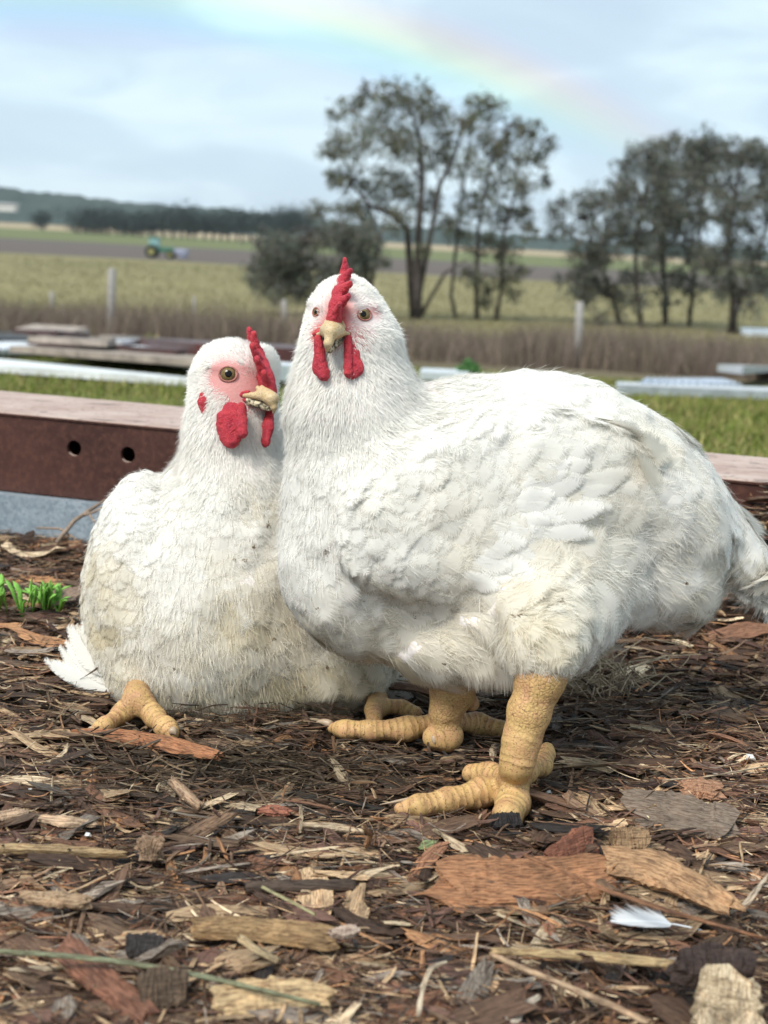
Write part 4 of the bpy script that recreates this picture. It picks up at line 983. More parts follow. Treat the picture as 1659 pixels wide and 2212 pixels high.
def flecks(fr, pl, f, spots, flw):                # bits of mud caught in the feathers
    for (u, v, sz) in spots:
        p = on_surface(f, u, v, fr); n = 7
        if p is None: continue
        P = p + RNG.normal(0, sz * .22, (n, 3)); N = grad(f, P); T = tangent(flw(P) + RNG.normal(0, .3, (n, 3)), N)
        a, b, c, d = strands(f, P + N * 6, N, T, sz * .6, 2.2, 2, np.array([.20, .14, .08]) * RNG.uniform(.6, 1.6, (n, 1)), .15); pl.add(a, b, d, c)
# length of feathers over the body: short plush on the head, longer towards the tail
hcA = HA
def LA(P):
    d = np.linalg.norm(P - hcA, axis=1); L = np.interp(d, [0, 75, 120, 260, 450, 700], [11, 13, 26, 56, 92, 125]); th = A.J(1165, 1400, n0z + 30); return L * (1 - 0.62 * near(P, th, 85))
def flwA(P):
    d = np.linalg.norm(P - hcA, axis=1)[:, None]; wt = np.clip((d - 75) / 70, 0, 1); h = headdir(P, hcA, beakA + [0, 0, 30]); h = h + [0, 0.25, 0]
    return h * (1 - wt) + flA(P) * wt
facem = lambda P: np.clip(1 - (near(P, beakA, 22) * 1.6 + near(P, gapeA, 13) * 1.4 + near(P, gapeA2, 12) * 1.4 + near(P, on_surface(fA, 787, 679, A), 14) * 2.2 + near(P, on_surface(fA, 683, 674, A), 10) * 2.0 + near(P, J(735, 668, -230), 15) * 1.4), 0, 1)
body_only = lambda P: np.linalg.norm(P - hcA, axis=1) > 100
far_neck = lambda P, c: np.linalg.norm(P - c, axis=1) + 25 * vnoise(P, 95, 1 / 30.0) > 235
nowing = lambda P: body_only(P) & ~inwing(P)
front = lambda P: (P[:, 2] < 160)
plA = Plume()
contour(A, plA, fA, VA, QA, flwA, 9000, 0.36, LA, 0.42, 2.8, 30, STA, sel=lambda P: nowing(P) & (P[:, 2] < 180) & far_neck(P, hcA), fray=0.3)
contour(A, plA, fA, VA, QA, flwA, 1600, 0.6, 90, 0.32, 9, 9, STA, sel=lambda P: nowing(P) & (P[:, 2] >= 180), fray=0.3)
ventm = lambda P: near(P * [1, 1, 0], J(1400, 1260) * [1, 1, 0], 105) + near(P * [1, 1, 0], J(1180, 1390) * [1, 1, 0], 85) + near(P * [1, 1, 0], J(1000, 1430) * [1, 1, 0], 90) + 0.5 * near(P * [1, 1, 0], J(760, 1000) * [1, 1, 0], 150) + 0.12
fluff(A, plA, fA, VA, QA, flwA, 34000, lambda P: np.interp(np.linalg.norm(P - hcA, axis=1), [75, 150, 400, 700], [13, 30, 52, 60]), 1.2, 9, STA, dens=ventm, sel=lambda P: nowing(P) & front(P), wave=0.3, clump=clumper(60, 1 / 22.0, 9))
headd = lambda P: np.where(np.linalg.norm(P - hcA, axis=1) < 135, facem(P), 0.0) * (P[:, 2] < 0)
fluff(A, plA, fA, VA, QA, flwA, 26000, lambda P: np.interp(np.linalg.norm(P - hcA, axis=1), [60, 90, 135], [10, 15, 24]), 1.5, 3.5, [], dens=headd, wave=0.22, clump=clumper(64, 1 / 9.0, 3.5))
neckd = lambda P: facem(P) * np.where((np.linalg.norm(P - hcA, axis=1) > 85) & (np.linalg.norm(P - hcA, axis=1) < 330), 1.0, 0.0)
fluff(A, plA, fA, VA, QA, flwA, 16000, 30, 2.2, 4.0, [], dens=neckd, sel=nowing, wave=0.12, clump=clumper(66, 1 / 18.0, 4))
fluff(A, plA, fA, VA, QA, flwA, 26000, 36, 1.2, 6.5, [], dens=neckd, sel=nowing, wave=0.12, clump=clumper(66, 1 / 18.0, 5))
fluff(A, plA, fA, VA, QA, flwA, 5000, 46, 1.5, 10, STA, dens=lambda P: near(P, A.J(1166, 1430, n0z + 20), 60) + 0.6 * near(P, A.J(990, 1450, -20), 60), wave=0.3, clump=clumper(61, 1 / 16.0, 8))
flecks(A, plA, fA, [(705, 1190, 13), (780, 1290, 12), (1120, 1330, 20), (1060, 1395, 12), (850, 1440, 10), (1000, 1455, 12), (1170, 1425, 12), (1100, 1450, 10), (715, 1350, 12), (760, 1400, 12), (960, 1430, 9), (1240, 1390, 9), (1480, 1260, 10), (930, 950, 8), (840, 820, 5), (895, 1330, 9), (1545, 1290, 14), (690, 1310, 12), (1210, 1300, 8)], flwA)
plA.build(A, 'plumage', henA)
# wing: coverts in overlapping rows, then the folded flight feathers
wpl = Plume(); fw_, (wl, wh) = union([primsA[-1]]); WV, WQ = nets(fw_, wl, wh, 9.0)
wsel = lambda P: (P[:, 2] < -120) & (fA(P) > -34)
contour(A, wpl, fA, WV, WQ, flA, 7000, 0.40, lambda P: np.interp(P[:, 0], [-120, 60, 300, 560], [56, 70, 92, 115]), 0.40, 5.5, 34, STA, sel=wsel, fray=0.3, jt=0.10, firm=0.88)
fluff(A, wpl, fA, WV, WQ, flA, 5000, 30, 1.1, 7, STA, sel=wsel, wave=0.25, clump=clumper(70, 1 / 20.0, 7))
P = []; T_ = []; Ls = []
for i in range(9):       # secondaries fan along the lower rear edge of the wing
    s_ = i / 10; a = J(1010 + 200 * s_, 1240 - 235 * s_, -262 + 12 * s_); b = J(1205 + 222 * s_, 1262 - 292 * s_, -205 + 60 * s_)
    P.append(a); d = b - a; Ls.append(np.linalg.norm(d)); T_.append(d / Ls[-1])
P = np.array(P); T_ = np.array(T_); N = grad(fA, P); P = P + N * 6; T_ = tangent(T_, N)
V2, Q2, C = feathers(fA, P, N, T_, np.array(Ls) * .82, 24.0, 9 + 2 * (np.arange(len(P)) % 3), 90, plume_col(A, P, [(1290, 1000, 90, .45)]), fray=0.12, side_cup=0.7, firm=0.76); wpl.add(V2, Q2, C)
for row, (off, LL) in enumerate([((-70, 8), 120), ((-130, 18), 105)]):
    P = []; T_ = []
    for i in range(10):
        s_ = i / 11; a = J(1030 + off[0] * .5 + 200 * s_, 1215 + off[1] - 245 * s_, -262 + 10 * s_); b = J(1205 + off[0] + 222 * s_, 1240 + off[1] * .3 - 292 * s_, -225 + 40 * s_)
        P.append(a); d = b - a; T_.append(d / np.linalg.norm(d))
    P = np.array(P); T_ = np.array(T_); N = grad(fA, P); P = P - fA(P)[:, None] * N + N * (7 + row * 2); T_ = tangent(T_, N)
    V2, Q2, C = feathers(fA, P, N, T_, LL * RNG.uniform(.9, 1.1, len(P)), 23.0, 10 + 2 * (np.arange(len(P)) % 2), 56, plume_col(A, P, [(1290, 1000, 90, .4)]), fray=0.15, side_cup=0.7, firm=0.8); wpl.add(V2, Q2, C)
wpl.build(A, 'wing', henA)
# tail and rump: long soft drooping feathers
tp = Plume(); P = []; T_ = []; L_ = []
for i in range(60):
    s_ = RNG.uniform(0, 1); a = J(1430 + 150 * s_ + RNG.normal(0, 12), 985 + 165 * s_ + RNG.uniform(-20, 90), RNG.uniform(-10, 170)); P.append(a); T_.append((0.55 + RNG.normal(0, .08), 0.85, RNG.normal(0.05, .1))); L_.append(RNG.uniform(130, 190))
for i in range(26):
    a = J(1600 + RNG.uniform(-40, 25), 1165 + RNG.uniform(-50, 50), RNG.uniform(0, 150)); P.append(a); T_.append((0.52 + RNG.normal(0, .1), 0.85 + RNG.normal(0, .06), RNG.normal(0.05, .1))); L_.append(RNG.uniform(120, 190))
P = np.array(P); N = grad(fA, P); P = P - fA(P)[:, None] * N; T_ = tangent(np.array(T_), N)
V2, Q2, C = feathers(fA, P, N, T_, np.array(L_), 26.0, 5.0, 60, plume_col(A, P, [(1600, 1260, 60, .4)]), fray=0.2, side_cup=0.6, firm=0.8); tp.add(V2, Q2, C)
tp.build(A, 'tail', henA)

# face of the standing hen
X = np.array([1.0, 0, 0])
fl = (X, 1.3)
cb = [J(722, 690, -248), J(726, 662, -242), J(731, 634, -226), J(739, 610, -198), J(745, 594, -160)]
ct = [J(734, 657, -292), J(753, 640, -284), J(757, 612, -262), J(757, 585, -224), J(745, 563, -170)]
pr = []
for i in range(4): pr.append((cap(cb[i], cb[i + 1], 20 - i * 3, 17.5 - i * 3, fl), 6))
for i in range(5): pr.append((cap(cb[i], ct[i], 16, 6, fl), 6)); 
for i in range(4): pr.append((cap((cb[i] + cb[i + 1]) / 2, (ct[i] + ct[i + 1]) / 2 * .3 + (cb[i] + cb[i + 1]) / 2 * .7, 9, 7, fl), 3))
flatprim_mesh(A, 'comb', pr, 1.8, M_COMB, henA)
zf = (np.array([0.25, 0, 0.97]), 2.0)
flatprim_mesh(A, 'wattle', [(cap(J(687, 733, -230), J(699, 812, -240), 8, 9), 4), (cap(J(688, 748, -228), J(690, 795, -232), 9, 14, zf), 7), (cap(J(690, 795, -232), J(698, 808, -236), 14, 13, zf), 7)], 1.8, M_COMB, henA)
flatprim_mesh(A, 'wattle', [(cap(J(752, 733, -234), J(752, 806, -246), 8, 9), 4), (cap(J(760, 752, -228), J(766, 796, -234), 12, 18, zf), 7), (cap(J(766, 796, -234), J(760, 806, -238), 17, 13, zf), 7)], 1.8, M_COMB, henA)
flatprim_mesh(A, 'upper_beak', [(cap(J(720, 694, -238), J(716, 716, -268), 13, 14), 6), (cap(J(716, 716, -268), J(709, 742, -276), 14, 8), 8), (cap(J(709, 742, -276), J(707, 758, -268), 8, 2.5), 6),
    (ell(J(718, 714, -250), (25, 19, 22)), 8), (cap(J(722, 716, -254), J(758, 722, -232), 8, 3), 8), (cap(J(712, 716, -254), J(686, 722, -228), 7, 3), 8)], 1.8, M_BEAK, henA)
flatprim_mesh(A, 'lower_beak', [(cap(J(722, 736, -228), J(712, 756, -258), 15, 7), 6), (cap(J(722, 733, -235), J(756, 730, -226), 10, 5), 8), (cap(J(720, 733, -235), J(692, 729, -222), 8, 4), 8)], 1.8, M_DBEAK, henA)
for sgn, c in ((1, J(739, 694, -240)), (-1, J(704, 692, -236))):
    flatprim_mesh(A, 'nostril_flap', [(cap(c + [0, 2, 3], c + [3 * sgn, 12, 0], 3.5, 4.5), 4)], 1.8, M_BEAK, henA)
flatprim_mesh(A, 'gape_skin', [(cap(J(757, 722, -230), J(784, 741, -205), 6, 4), 6), (cap(J(752, 735, -226), J(780, 748, -206), 6, 3), 6), (cap(J(690, 720, -224), J(679, 722, -206), 6, 4), 4)], 1.8, M_COMB, henA)
def snap(f, c, out): c = c[None]; 
def put_eye(fr, root, f, u, v, r, look, ringcol):
    p = on_surface(f, u, v, fr); n = grad(f, p[None])[0]; eye(fr, root, p - n * r * 0.45, r, n * 0.6 + np.array(look) * 0.6)
    a = np.cross(n, [0, 1.0, 0]); a /= np.linalg.norm(a); b = np.cross(n, a); q = MB(); ks = np.linspace(0, 2 * PI, 25)
    q.tube(fr.W(np.array([p + n * 1.0 + (a * math.cos(k) * 1.1 + b * math.sin(k) * 0.9) * r for k in ks])), 1.9 * fr.k, 6, cap=False); q.build('eyelid', ringcol, root, smooth=True)
M_LID = flat('eyelid', (0.38, 0.15, 0.12), 0.6, 0.3, 900, 0.3)
put_eye(A, henA, fA, 787, 679, 14, (-.25, 0, -1), M_LID)
put_eye(A, henA, fA, 683, 674, 9.5, (-.2, 0, -1), M_LID)
# claws
def endp(ch, k): return np.array(ch[k][0][-1][:3])
claw(A, henA, endp(nearleg, 1), A.g(820, 1738, 0.016), 9); claw(A, henA, endp(nearleg, 3), endp(nearleg, 3) + [-14, 3, 6], 9, (0, 2, 0)); claw(A, henA, endp(nearleg, 4) + [0, -2, 0], endp(nearleg, 4) + [6, -9, -6], 6, (0, 2, 0))
claw(A, henA, endp(farleg, 1) + [-4, -6, 0], A.g(682, 1560, 0.018), 9, (0, 7, 0)); claw(A, henA, endp(farleg, 3) + [-3, -5, -16], endp(farleg, 3) + [-2, 8, -28], 10, (0, 2, 0)); claw(A, henA, J(1035, 1476, f0[2] + 20), J(998, 1470, f0[2] - 20), 5, (0, -12, 0))
claw(A, henA, endp(nearleg, 2) + [0, 4, -12], endp(nearleg, 2) + [0, 16, -30], 12, (0, 3, 0))

# ------------------------------------------------------------------ sitting hen
B = Frame(1.20); J = B.J
baseB = G(480, 1530, 0.0); henB = thing('hen', baseB, 'white hen crouched low on the mulch with large red wattles, left of the standing hen', 'hen', 'white hens')
HB = J(502, 812, -90)
primsB = [
    (ell(J(482, 1285, 0), (278, 272, 250)), 1), (ell(J(508, 1130, -30), (160, 190, 180)), 50), (cap(J(505, 1060, -55), J(502, 960, -75), 120, 96), 32), (cap(J(502, 960, -75), J(503, 860, -85), 98, 88), 40),
    (ell(HB, (84, 76, 84), 12), 25), (ell(J(566, 795, -70), (34, 48, 50)), 16), (ell(J(500, 870, -100), (78, 55, 70)), 25),
    (ell(J(690, 1435, 0), (160, 112, 170)), 50), (ell(J(325, 1440, -10), (105, 90, 150)), 50), (ell(J(465, 1412, -70), (215, 146, 150)), 60),
    (ell(J(284, 1236, -60), (90, 214, 150), 8, 20), 14)]
def leg2(u0, v0): pass
LB = [[([(*J(300, 1470, -70), 30), (*gp(B, 296, 1512, 25, 0.028)[:3], 25)], False),
    toe([(*gp(B, 290, 1512, 24, 0.026)[:3], 20), gp(B, 262, 1542, 17), gp(B, 225, 1568, 14), gp(B, 203, 1578, 10)]),
    toe([(*gp(B, 310, 1516, 24, 0.026)[:3], 21), gp(B, 335, 1548, 19), gp(B, 358, 1572, 18), gp(B, 372, 1584, 14)])],
   [([(*J(815, 1500, 0), 26), (*gp(B, 812, 1530, 22, 0.02)[:3], 20)], False),
    toe([(*gp(B, 808, 1535, 18, 0.02)[:3], 18), gp(B, 808, 1556, 16)]), toe([(*gp(B, 830, 1526, 18, 0.02)[:3], 17), gp(B, 870, 1530, 14), gp(B, 898, 1540, 13)])]]
beakB = J(566, 850, -170); eyeB = J(494, 808, -170); gapeB = J(512, 858, -160)
def skinB(V):
    r = np.clip(near(V, beakB, 30) * 1.2 + near(V, gapeB, 22) * 1.1 + near(V, J(530, 830, -165), 24) * 0.8 + near(V, J(478, 812, -165), 24) * 0.8 + near(V, eyeB, 24) * 0.55 + near(V, J(480, 860, -160), 26) * 0.35, 0, 0.72)[:, None]
    return np.tile(PALE, (len(V), 1)) * (1 - r) + RED * r
brow(primsB, B, (466, 792), (528, 790), 12, 7)
fB, VB, QB = build_body(B, henB, primsB, LB, skinB, HB)
GB = [(500, 980, 0, 1), (420, 980, -.2, 1), (580, 1000, .2, 1), (500, 1100, .03, 1), (420, 1150, -.1, 1), (450, 1300, 0, 1), (600, 1300, .1, 1), (340, 1060, -.55, 1), (270, 1100, -.3, 1), (230, 1200, .0, 1), (250, 1320, .15, 1), (300, 1400, .15, 1), (230, 1430, -.8, .8),
      (340, 1300, .15, 1), (400, 1480, .1, 1), (560, 1450, .05, 1), (700, 1400, .5, .9), (800, 1470, 1, .5), (640, 1520, .2, 1), (600, 1100, .15, 1)]
flB = flow(B, GB, 60); hcB = HB
def flwB(P):
    d = np.linalg.norm(P - hcB, axis=1)[:, None]; wt = np.clip((d - 80) / 70, 0, 1); h = headdir(P, hcB, beakB + [0, 0, 30]) + [0, 0.15, 0]
    return h * (1 - wt) + flB(P) * wt
LBf = lambda P: np.interp(np.linalg.norm(P - hcB, axis=1), [0, 75, 120, 260, 450, 700], [11, 13, 24, 48, 72, 85])
STB = [(700, 1200, 90, .5), (560, 1330, 110, .55), (640, 1480, 130, .7), (430, 1500, 110, .55), (260, 1230, 60, .55), (250, 1330, 50, .6), (600, 1050, 50, .45), (480, 1400, 110, .4), (300, 1400, 60, .45), (780, 1450, 90, .6)]
facemB = lambda P: np.clip(1 - (near(P, beakB, 20) * 1.5 + near(P, gapeB, 13) * 1.2 + near(P, on_surface(fB, 493, 808, B), 19) * 2.2 + near(P, J(530, 835, -165), 17) * 1.1), 0, 1)
wingB = lambda P: primsB[-1][0][0](P) < 2
selB = lambda P: (np.linalg.norm(P - hcB, axis=1) > 105)
plB = Plume()
contour(B, plB, fB, VB, QB, flwB, 8000, 0.36, LBf, 0.42, 2.8, 28, STB, sel=lambda P: selB(P) & ~wingB(P) & (P[:, 2] < 150) & far_neck(P, hcB), fray=0.3)
contour(B, plB, fB, VB, QB, flwB, 900, 0.7, 80, 0.32, 8, 9, STB, sel=lambda P: selB(P) & (P[:, 2] >= 150), fray=0.3)
fluff(B, plB, fB, VB, QB, flwB, 34000, lambda P: np.interp(np.linalg.norm(P - hcB, axis=1), [75, 150, 400, 700], [12, 26, 44, 50]), 1.1, 8, STB, dens=lambda P: np.where(P[:, 2] < 130, 0.35 + np.clip((P[:, 1] - 60) / 300, 0, 1), 0.0), sel=lambda P: selB(P) & ~wingB(P), wave=0.32, clump=clumper(80, 1 / 20.0, 8))
fluff(B, plB, fB, VB, QB, flwB, 26000, lambda P: np.interp(np.linalg.norm(P - hcB, axis=1), [60, 90, 135], [9, 13, 20]), 1.4, 3.2, [], dens=lambda P: np.where(np.linalg.norm(P - hcB, axis=1) < 130, facemB(P), 0.0) * (P[:, 2] < 60), wave=0.22, clump=clumper(84, 1 / 9.0, 3.5))
fluff(B, plB, fB, VB, QB, flwB, 16000, 26, 2.0, 3.5, [], dens=lambda P: facemB(P) * np.where((np.linalg.norm(P - hcB, axis=1) > 85) & (np.linalg.norm(P - hcB, axis=1) < 300), 1.0, 0.0), wave=0.12, clump=clumper(86, 1 / 17.0, 4))
fluff(B, plB, fB, VB, QB, flwB, 24000, 30, 1.1, 6, [], dens=lambda P: facemB(P) * np.where((np.linalg.norm(P - hcB, axis=1) > 85) & (np.linalg.norm(P - hcB, axis=1) < 300), 1.0, 0.0), wave=0.12, clump=clumper(86, 1 / 17.0, 4))
flecks(B, plB, fB, [(577, 1135, 13), (548, 1180, 8), (529, 1210, 15), (505, 1208, 4), (640, 1090, 8), (405, 1495, 12), (380, 1440, 9), (370, 1500, 7), (620, 1440, 10), (655, 1480, 12), (500, 1500, 14), (700, 1440, 12), (740, 1500, 9), (590, 1380, 8), (345, 1410, 10)], flwB)
plB.build(B, 'plumage', henB)
wpB = Plume(); f2, (wl, wh) = union([primsB[-1]]); WV, WQ = nets(f2, wl, wh, 9.0); ws = lambda P: (P[:, 2] < 110) & (fB(P) > -26)
contour(B, wpB, fB, WV, WQ, flB, 4500, 0.38, lambda P: np.interp(P[:, 1], [-100, 150, 330], [40, 56, 74]), 0.40, 5.5, 26, STB, sel=ws, fray=0.3, jt=0.18, firm=0.88)
fluff(B, wpB, fB, WV, WQ, flB, 6000, 28, 1.3, 7, STB, sel=ws, wave=0.3, clump=clumper(90, 1 / 16.0, 6))
wpB.build(B, 'wing', henB)
tB = Plume(); tB2 = Plume()
for (pts, n_, L0, dr) in (((255, 1488, -110), 13, 140, (-1, -.40)), ((235, 1470, -110), 11, 130, (-.9, -.80)), ((225, 1440, -100), 8, 90, (-.7, -1)), ((800, 1478, 10), 10, 110, (1, .10)), ((770, 1490, 0), 8, 100, (1, .30))):
    P = np.array([J(pts[0] + RNG.normal(0, 10), pts[1] + RNG.normal(0, 9), pts[2] + RNG.normal(0, 18)) for _ in range(n_)])
    N = np.tile([0, -0.35, -0.95], (n_, 1)); N /= np.linalg.norm(N, axis=1)[:, None]; T_ = tangent(np.array([(dr[0], dr[1], 0)] * n_) + RNG.normal(0, 0.14, (n_, 3)), N)
    V2, Q2, C = feathers(fB, P, N, T_, L0 * RNG.uniform(.75, 1.15, n_), 15.0, 4.0, 20, plume_col(B, P, [(240, 1440, 40, .2)]), fray=0.3, firm=0.75, hug=False, curl=-0.28 if dr[0] < 0 else 0.1); (tB if dr[0] < 0 else tB2).add(V2, Q2, C)
tB.build(B, 'tail', henB); tB2.build(B, 'wing', henB)
# face of the sitting hen: beak points to the right and down
bx = np.array([0.80, 0, 0.60]); flb = (np.array([0.78, 0.0, 0.62]), 1.5)
cb = [J(580, 842, -170), J(574, 816, -164), J(565, 792, -145), J(556, 768, -115), J(548, 750, -80)]
ct = [J(570, 806, -204), J(555, 775, -198), J(545, 748, -176), J(548, 722, -138), J(538, 714, -98)]
pr = []
for i in range(4): pr.append((cap(cb[i], cb[i + 1], 22 - i * 1.5, 21 - i * 1.5, flb), 6))
for i in range(5): pr.append((cap(cb[i], ct[i], 15, 7.5, flb), 7))
for i in range(4): pr.append((cap((cb[i] + cb[i + 1]) / 2, (ct[i] + ct[i + 1]) / 2 * .3 + (cb[i] + cb[i + 1]) / 2 * .7, 9, 8, flb), 3))
flatprim_mesh(B, 'comb', pr, 1.8, M_COMB, henB)
def wat(fr, root, a, b, r0, r1, ax, extra=None, lab=None):
    m_ = (a + b) / 2; pr = [(cap(a, m_, r0, r1, (ax, 2.2)), 5), (cap(m_, b, r1, r1 * .8, (ax, 2.2)), 8)]
    if extra: pr += extra
    flatprim_mesh(fr, 'wattle', pr, 1.8, M_COMB, root)
wat(B, henB, J(500, 892, -184), J(498, 938, -194), 22, 32, np.array([0.35, 0, 0.94]), [(cap(J(521, 880, -200), J(524, 935, -214), 10, 11), 5), (cap(J(480, 900, -188), J(500, 955, -196), 10, 12), 8)])
wat(B, henB, J(582, 893, -150), J(574, 950, -162), 14, 20, np.array([0.85, 0, 0.5]))
flatprim_mesh(B, 'upper_beak', [(cap(J(570, 846, -178), J(587, 862, -196), 14, 13), 6), (cap(J(587, 862, -196), J(592, 880, -198), 13, 6), 8), (cap(J(592, 880, -198), J(591, 891, -192), 6, 2.2), 5),
    (cap(J(574, 856, -188), J(525, 853, -172), 10, 5), 8), (cap(J(580, 856, -178), J(597, 862, -158), 9, 5), 8)], 1.8, M_BEAK, henB)
flatprim_mesh(B, 'lower_beak', [(cap(J(540, 866, -170), J(580, 882, -186), 10, 6), 6), (cap(J(560, 868, -165), J(592, 872, -150), 10, 6), 8)], 1.8, M_DBEAK, henB)
flatprim_mesh(B, 'nostril_flap', [(cap(J(557, 838, -180), J(566, 846, -186), 5, 6), 4)], 1.8, M_BEAK, henB)
flatprim_mesh(B, 'gape_skin', [(cap(J(536, 848, -176), J(504, 858, -168), 5, 5), 6), (cap(J(540, 862, -172), J(510, 868, -168), 4, 4), 6)], 1.8, M_COMB, henB)
p1 = on_surface(fB, 437, 852, B); p2 = on_surface(fB, 441, 886, B)
flatprim_mesh(B, 'earlobe', [(cap(p1, (p1 + p2) / 2 + [0, 0, -3], 6, 11, (np.array([0, 0, 1.0]), 1.6)), 4), (cap((p1 + p2) / 2 + [0, 0, -3], p2, 11, 8, (np.array([0, 0, 1.0]), 1.6)), 4)], 1.8, M_COMB, henB)
put_eye(B, henB, fB, 493, 808, 17, (.2, 0, -1), M_LID)
claw(B, henB, np.array(LB[0][1][0][-1][:3]), B.g(186, 1582, 0.014), 8); claw(B, henB, np.array(LB[0][2][0][-1][:3]) + [2, -6, -10], B.g(380, 1588, 0.018), 9, (0, 4, 0)); claw(B, henB, np.array(LB[1][2][0][-1][:3]), np.array(LB[1][2][0][-1][:3]) + [18, 3, 0], 6)

# ================================================================== MULCH
PAL = np.array([(.055, .032, .022), (.10, .058, .038), (.155, .097, .063), (.17, .085, .052), (.34, .235, .145), (.33, .17, .085), (.20, .165, .14), (.025, .020, .019), (.50, .39, .27), (.12, .065, .05)])
PW = np.array([.16, .18, .16, .09, .15, .05, .07, .06, .05, .10]); PW = PW / PW.sum()
def templates(k, ns, nr, seed, ragged=0.16, bend=0.06):
    g = np.random.default_rng(seed); out = []
    for _ in range(k):
        a = (np.arange(nr) + g.uniform(-.3, .3, nr)) * 2 * PI / nr; prof = np.c_[np.cos(a) * .5, np.sin(a) * .5]; prof += g.uniform(-.12, .12, prof.shape)
        x = np.linspace(-.5, .5, ns); bz = g.normal(0, bend); by = g.normal(0, bend * 2); tap = 0.55 + 0.45 * np.sin(np.clip((x + .5) * g.uniform(.75, 1) + g.uniform(0, .18), 0, 1) * PI) ** g.uniform(.3, .9)
        tw = g.normal(0, .5); V = []
        for i in range(ns):
            c = prof * tap[i] * (1 + g.uniform(-.22, .22, (nr, 1)) * 0.8); th = tw * x[i]; c = c @ np.array([[math.cos(th), math.sin(th) * .4], [-math.sin(th) * .4, math.cos(th)]])
            xx = np.full(nr, x[i]) + (g.uniform(-ragged, ragged, nr) if i in (0, ns - 1) else g.uniform(-.03, .03, nr))
            V.append(np.c_[xx, c[:, 0] + by * (4 * x[i] ** 2), c[:, 1]])
            V[-1] = np.c_[V[-1], np.full(nr, bz * 4 * x[i] ** 2)]
        V = np.concatenate(V); V = np.vstack([V, [x[0] + .04, V[:nr, 1].mean(), V[:nr, 2].mean(), V[0, 3]], [x[-1] - .04, V[-nr:, 1].mean(), V[-nr:, 2].mean(), V[-1, 3]]]); out.append(V)
    Q = np.array([(i * nr + j, (i + 1) * nr + j, (i + 1) * nr + (j + 1) % nr, i * nr + (j + 1) % nr) for i in range(ns - 1) for j in range(nr)])
    b = ns * nr; T = np.array([(b, j, (j + 1) % nr) for j in range(nr)] + [(b + 1, (ns - 1) * nr + (j + 1) % nr, (ns - 1) * nr + j) for j in range(nr)])
    return np.array(out), Q, T
def clear(P, L):
    """drops the pieces that would lie on the toes or inside a sitting body"""
    k = np.ones(len(P), bool)
    for a, b, r in FEET:
        if min(a[2], b[2]) > .06: continue
        d = b - a; t_ = np.clip(((P - a)[:, :2] @ d[:2]) / (d[:2] @ d[:2] + 1e-9), 0, 1); q = a + t_[:, None] * d; dd = np.linalg.norm(P[:, :2] - q[:, :2], axis=1)
        k &= ~((dd < r + .003 + L * .45) & (P[:, 2] > q[:, 2] - r * 1.1 - .001)) | (dd > r + L * .55 + .004)
    for fr, f in ((A, fA), (B, fB)):
        c = P - CAM; F_ = np.stack([c @ RIGHT, -(c @ UP), c @ FWD - fr.D], -1) / fr.k; k &= f(F_) > L / fr.k * .3
    return k
def scatter(P, L, W, Th, tmpl, tilt, colr):
    kk = clear(P, L); P, L, W, Th, colr = P[kk], L[kk], W[kk] if np.ndim(W) else W, Th[kk], colr[kk]
    TV, Q, T = tmpl; n = len(P); v = TV[RNG.integers(0, len(TV), n)]
    X = np.stack([v[..., 0] * L[:, None], v[..., 1] * W[:, None], v[..., 2] * Th[:, None] + v[..., 3] * L[:, None]], -1)
    yaw = RNG.uniform(0, 2 * PI, n); yaw = np.where(RNG.uniform(0, 1, n) < .45, RNG.normal(0, .35, n), yaw); pt = RNG.normal(0, tilt, n); rl = RNG.normal(0, tilt * 1.6, n)
    cy_, sy, cp, sp, cr, sr = np.cos(yaw), np.sin(yaw), np.cos(pt), np.sin(pt), np.cos(rl), np.sin(rl)
    R = np.empty((n, 3, 3)); R[:, 0] = np.c_[cy_ * cp, cy_ * sp * sr - sy * cr, cy_ * sp * cr + sy * sr]; R[:, 1] = np.c_[sy * cp, sy * sp * sr + cy_ * cr, sy * sp * cr - cy_ * sr]; R[:, 2] = np.c_[-sp, cp * sr, cp * cr]
    Wd = np.einsum('nij,nkj->nki', R, X) + P[:, None]; k = v.shape[1]; b = np.arange(n)[:, None, None] * k
    loc = X + RNG.uniform(-5, 5, (n, 1, 3))
    return Wd.reshape(-1, 3), (Q[None] + b).reshape(-1, 4), (T[None] + b).reshape(-1, 3), np.repeat(colr, k, 0), loc.reshape(-1, 3)
def hfield(x, y): return heap(x, y) + 0.004 + 0.005 * vnoise(np.c_[x, y, 0 * x], 51, 9) - 0.006 * np.exp(-((x + 0.06) ** 2 / .02 + (y - 0.97) ** 2 / .008))
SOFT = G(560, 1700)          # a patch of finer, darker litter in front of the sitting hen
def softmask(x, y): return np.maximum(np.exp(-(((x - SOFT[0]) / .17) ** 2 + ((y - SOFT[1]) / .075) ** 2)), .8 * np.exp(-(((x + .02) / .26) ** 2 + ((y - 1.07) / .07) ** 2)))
def ground_pts(n, y0=.56, y1=2.05, p=1.25):
    y = y0 * (y1 / y0) ** (RNG.uniform(0, 1, n) ** p); x = RNG.uniform(-.34, .34, n) * (y + .12); return x, y
def cols(n, x, y, m_=None):     # tone varies in random patches, darker in the soft patches by the hens
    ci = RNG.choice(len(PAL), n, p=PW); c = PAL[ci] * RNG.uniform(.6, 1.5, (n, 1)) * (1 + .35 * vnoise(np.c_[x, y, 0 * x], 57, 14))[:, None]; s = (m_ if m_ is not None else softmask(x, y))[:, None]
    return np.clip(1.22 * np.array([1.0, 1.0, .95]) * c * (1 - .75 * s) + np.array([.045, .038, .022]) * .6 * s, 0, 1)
TA = templates(36, 6, 6, 1); TB_ = templates(24, 3, 4, 2, .2, .1); TC = templates(24, 8, 3, 3, .05, .06)
parts = []
x, y = ground_pts(34000); n = len(x)          # crumbs
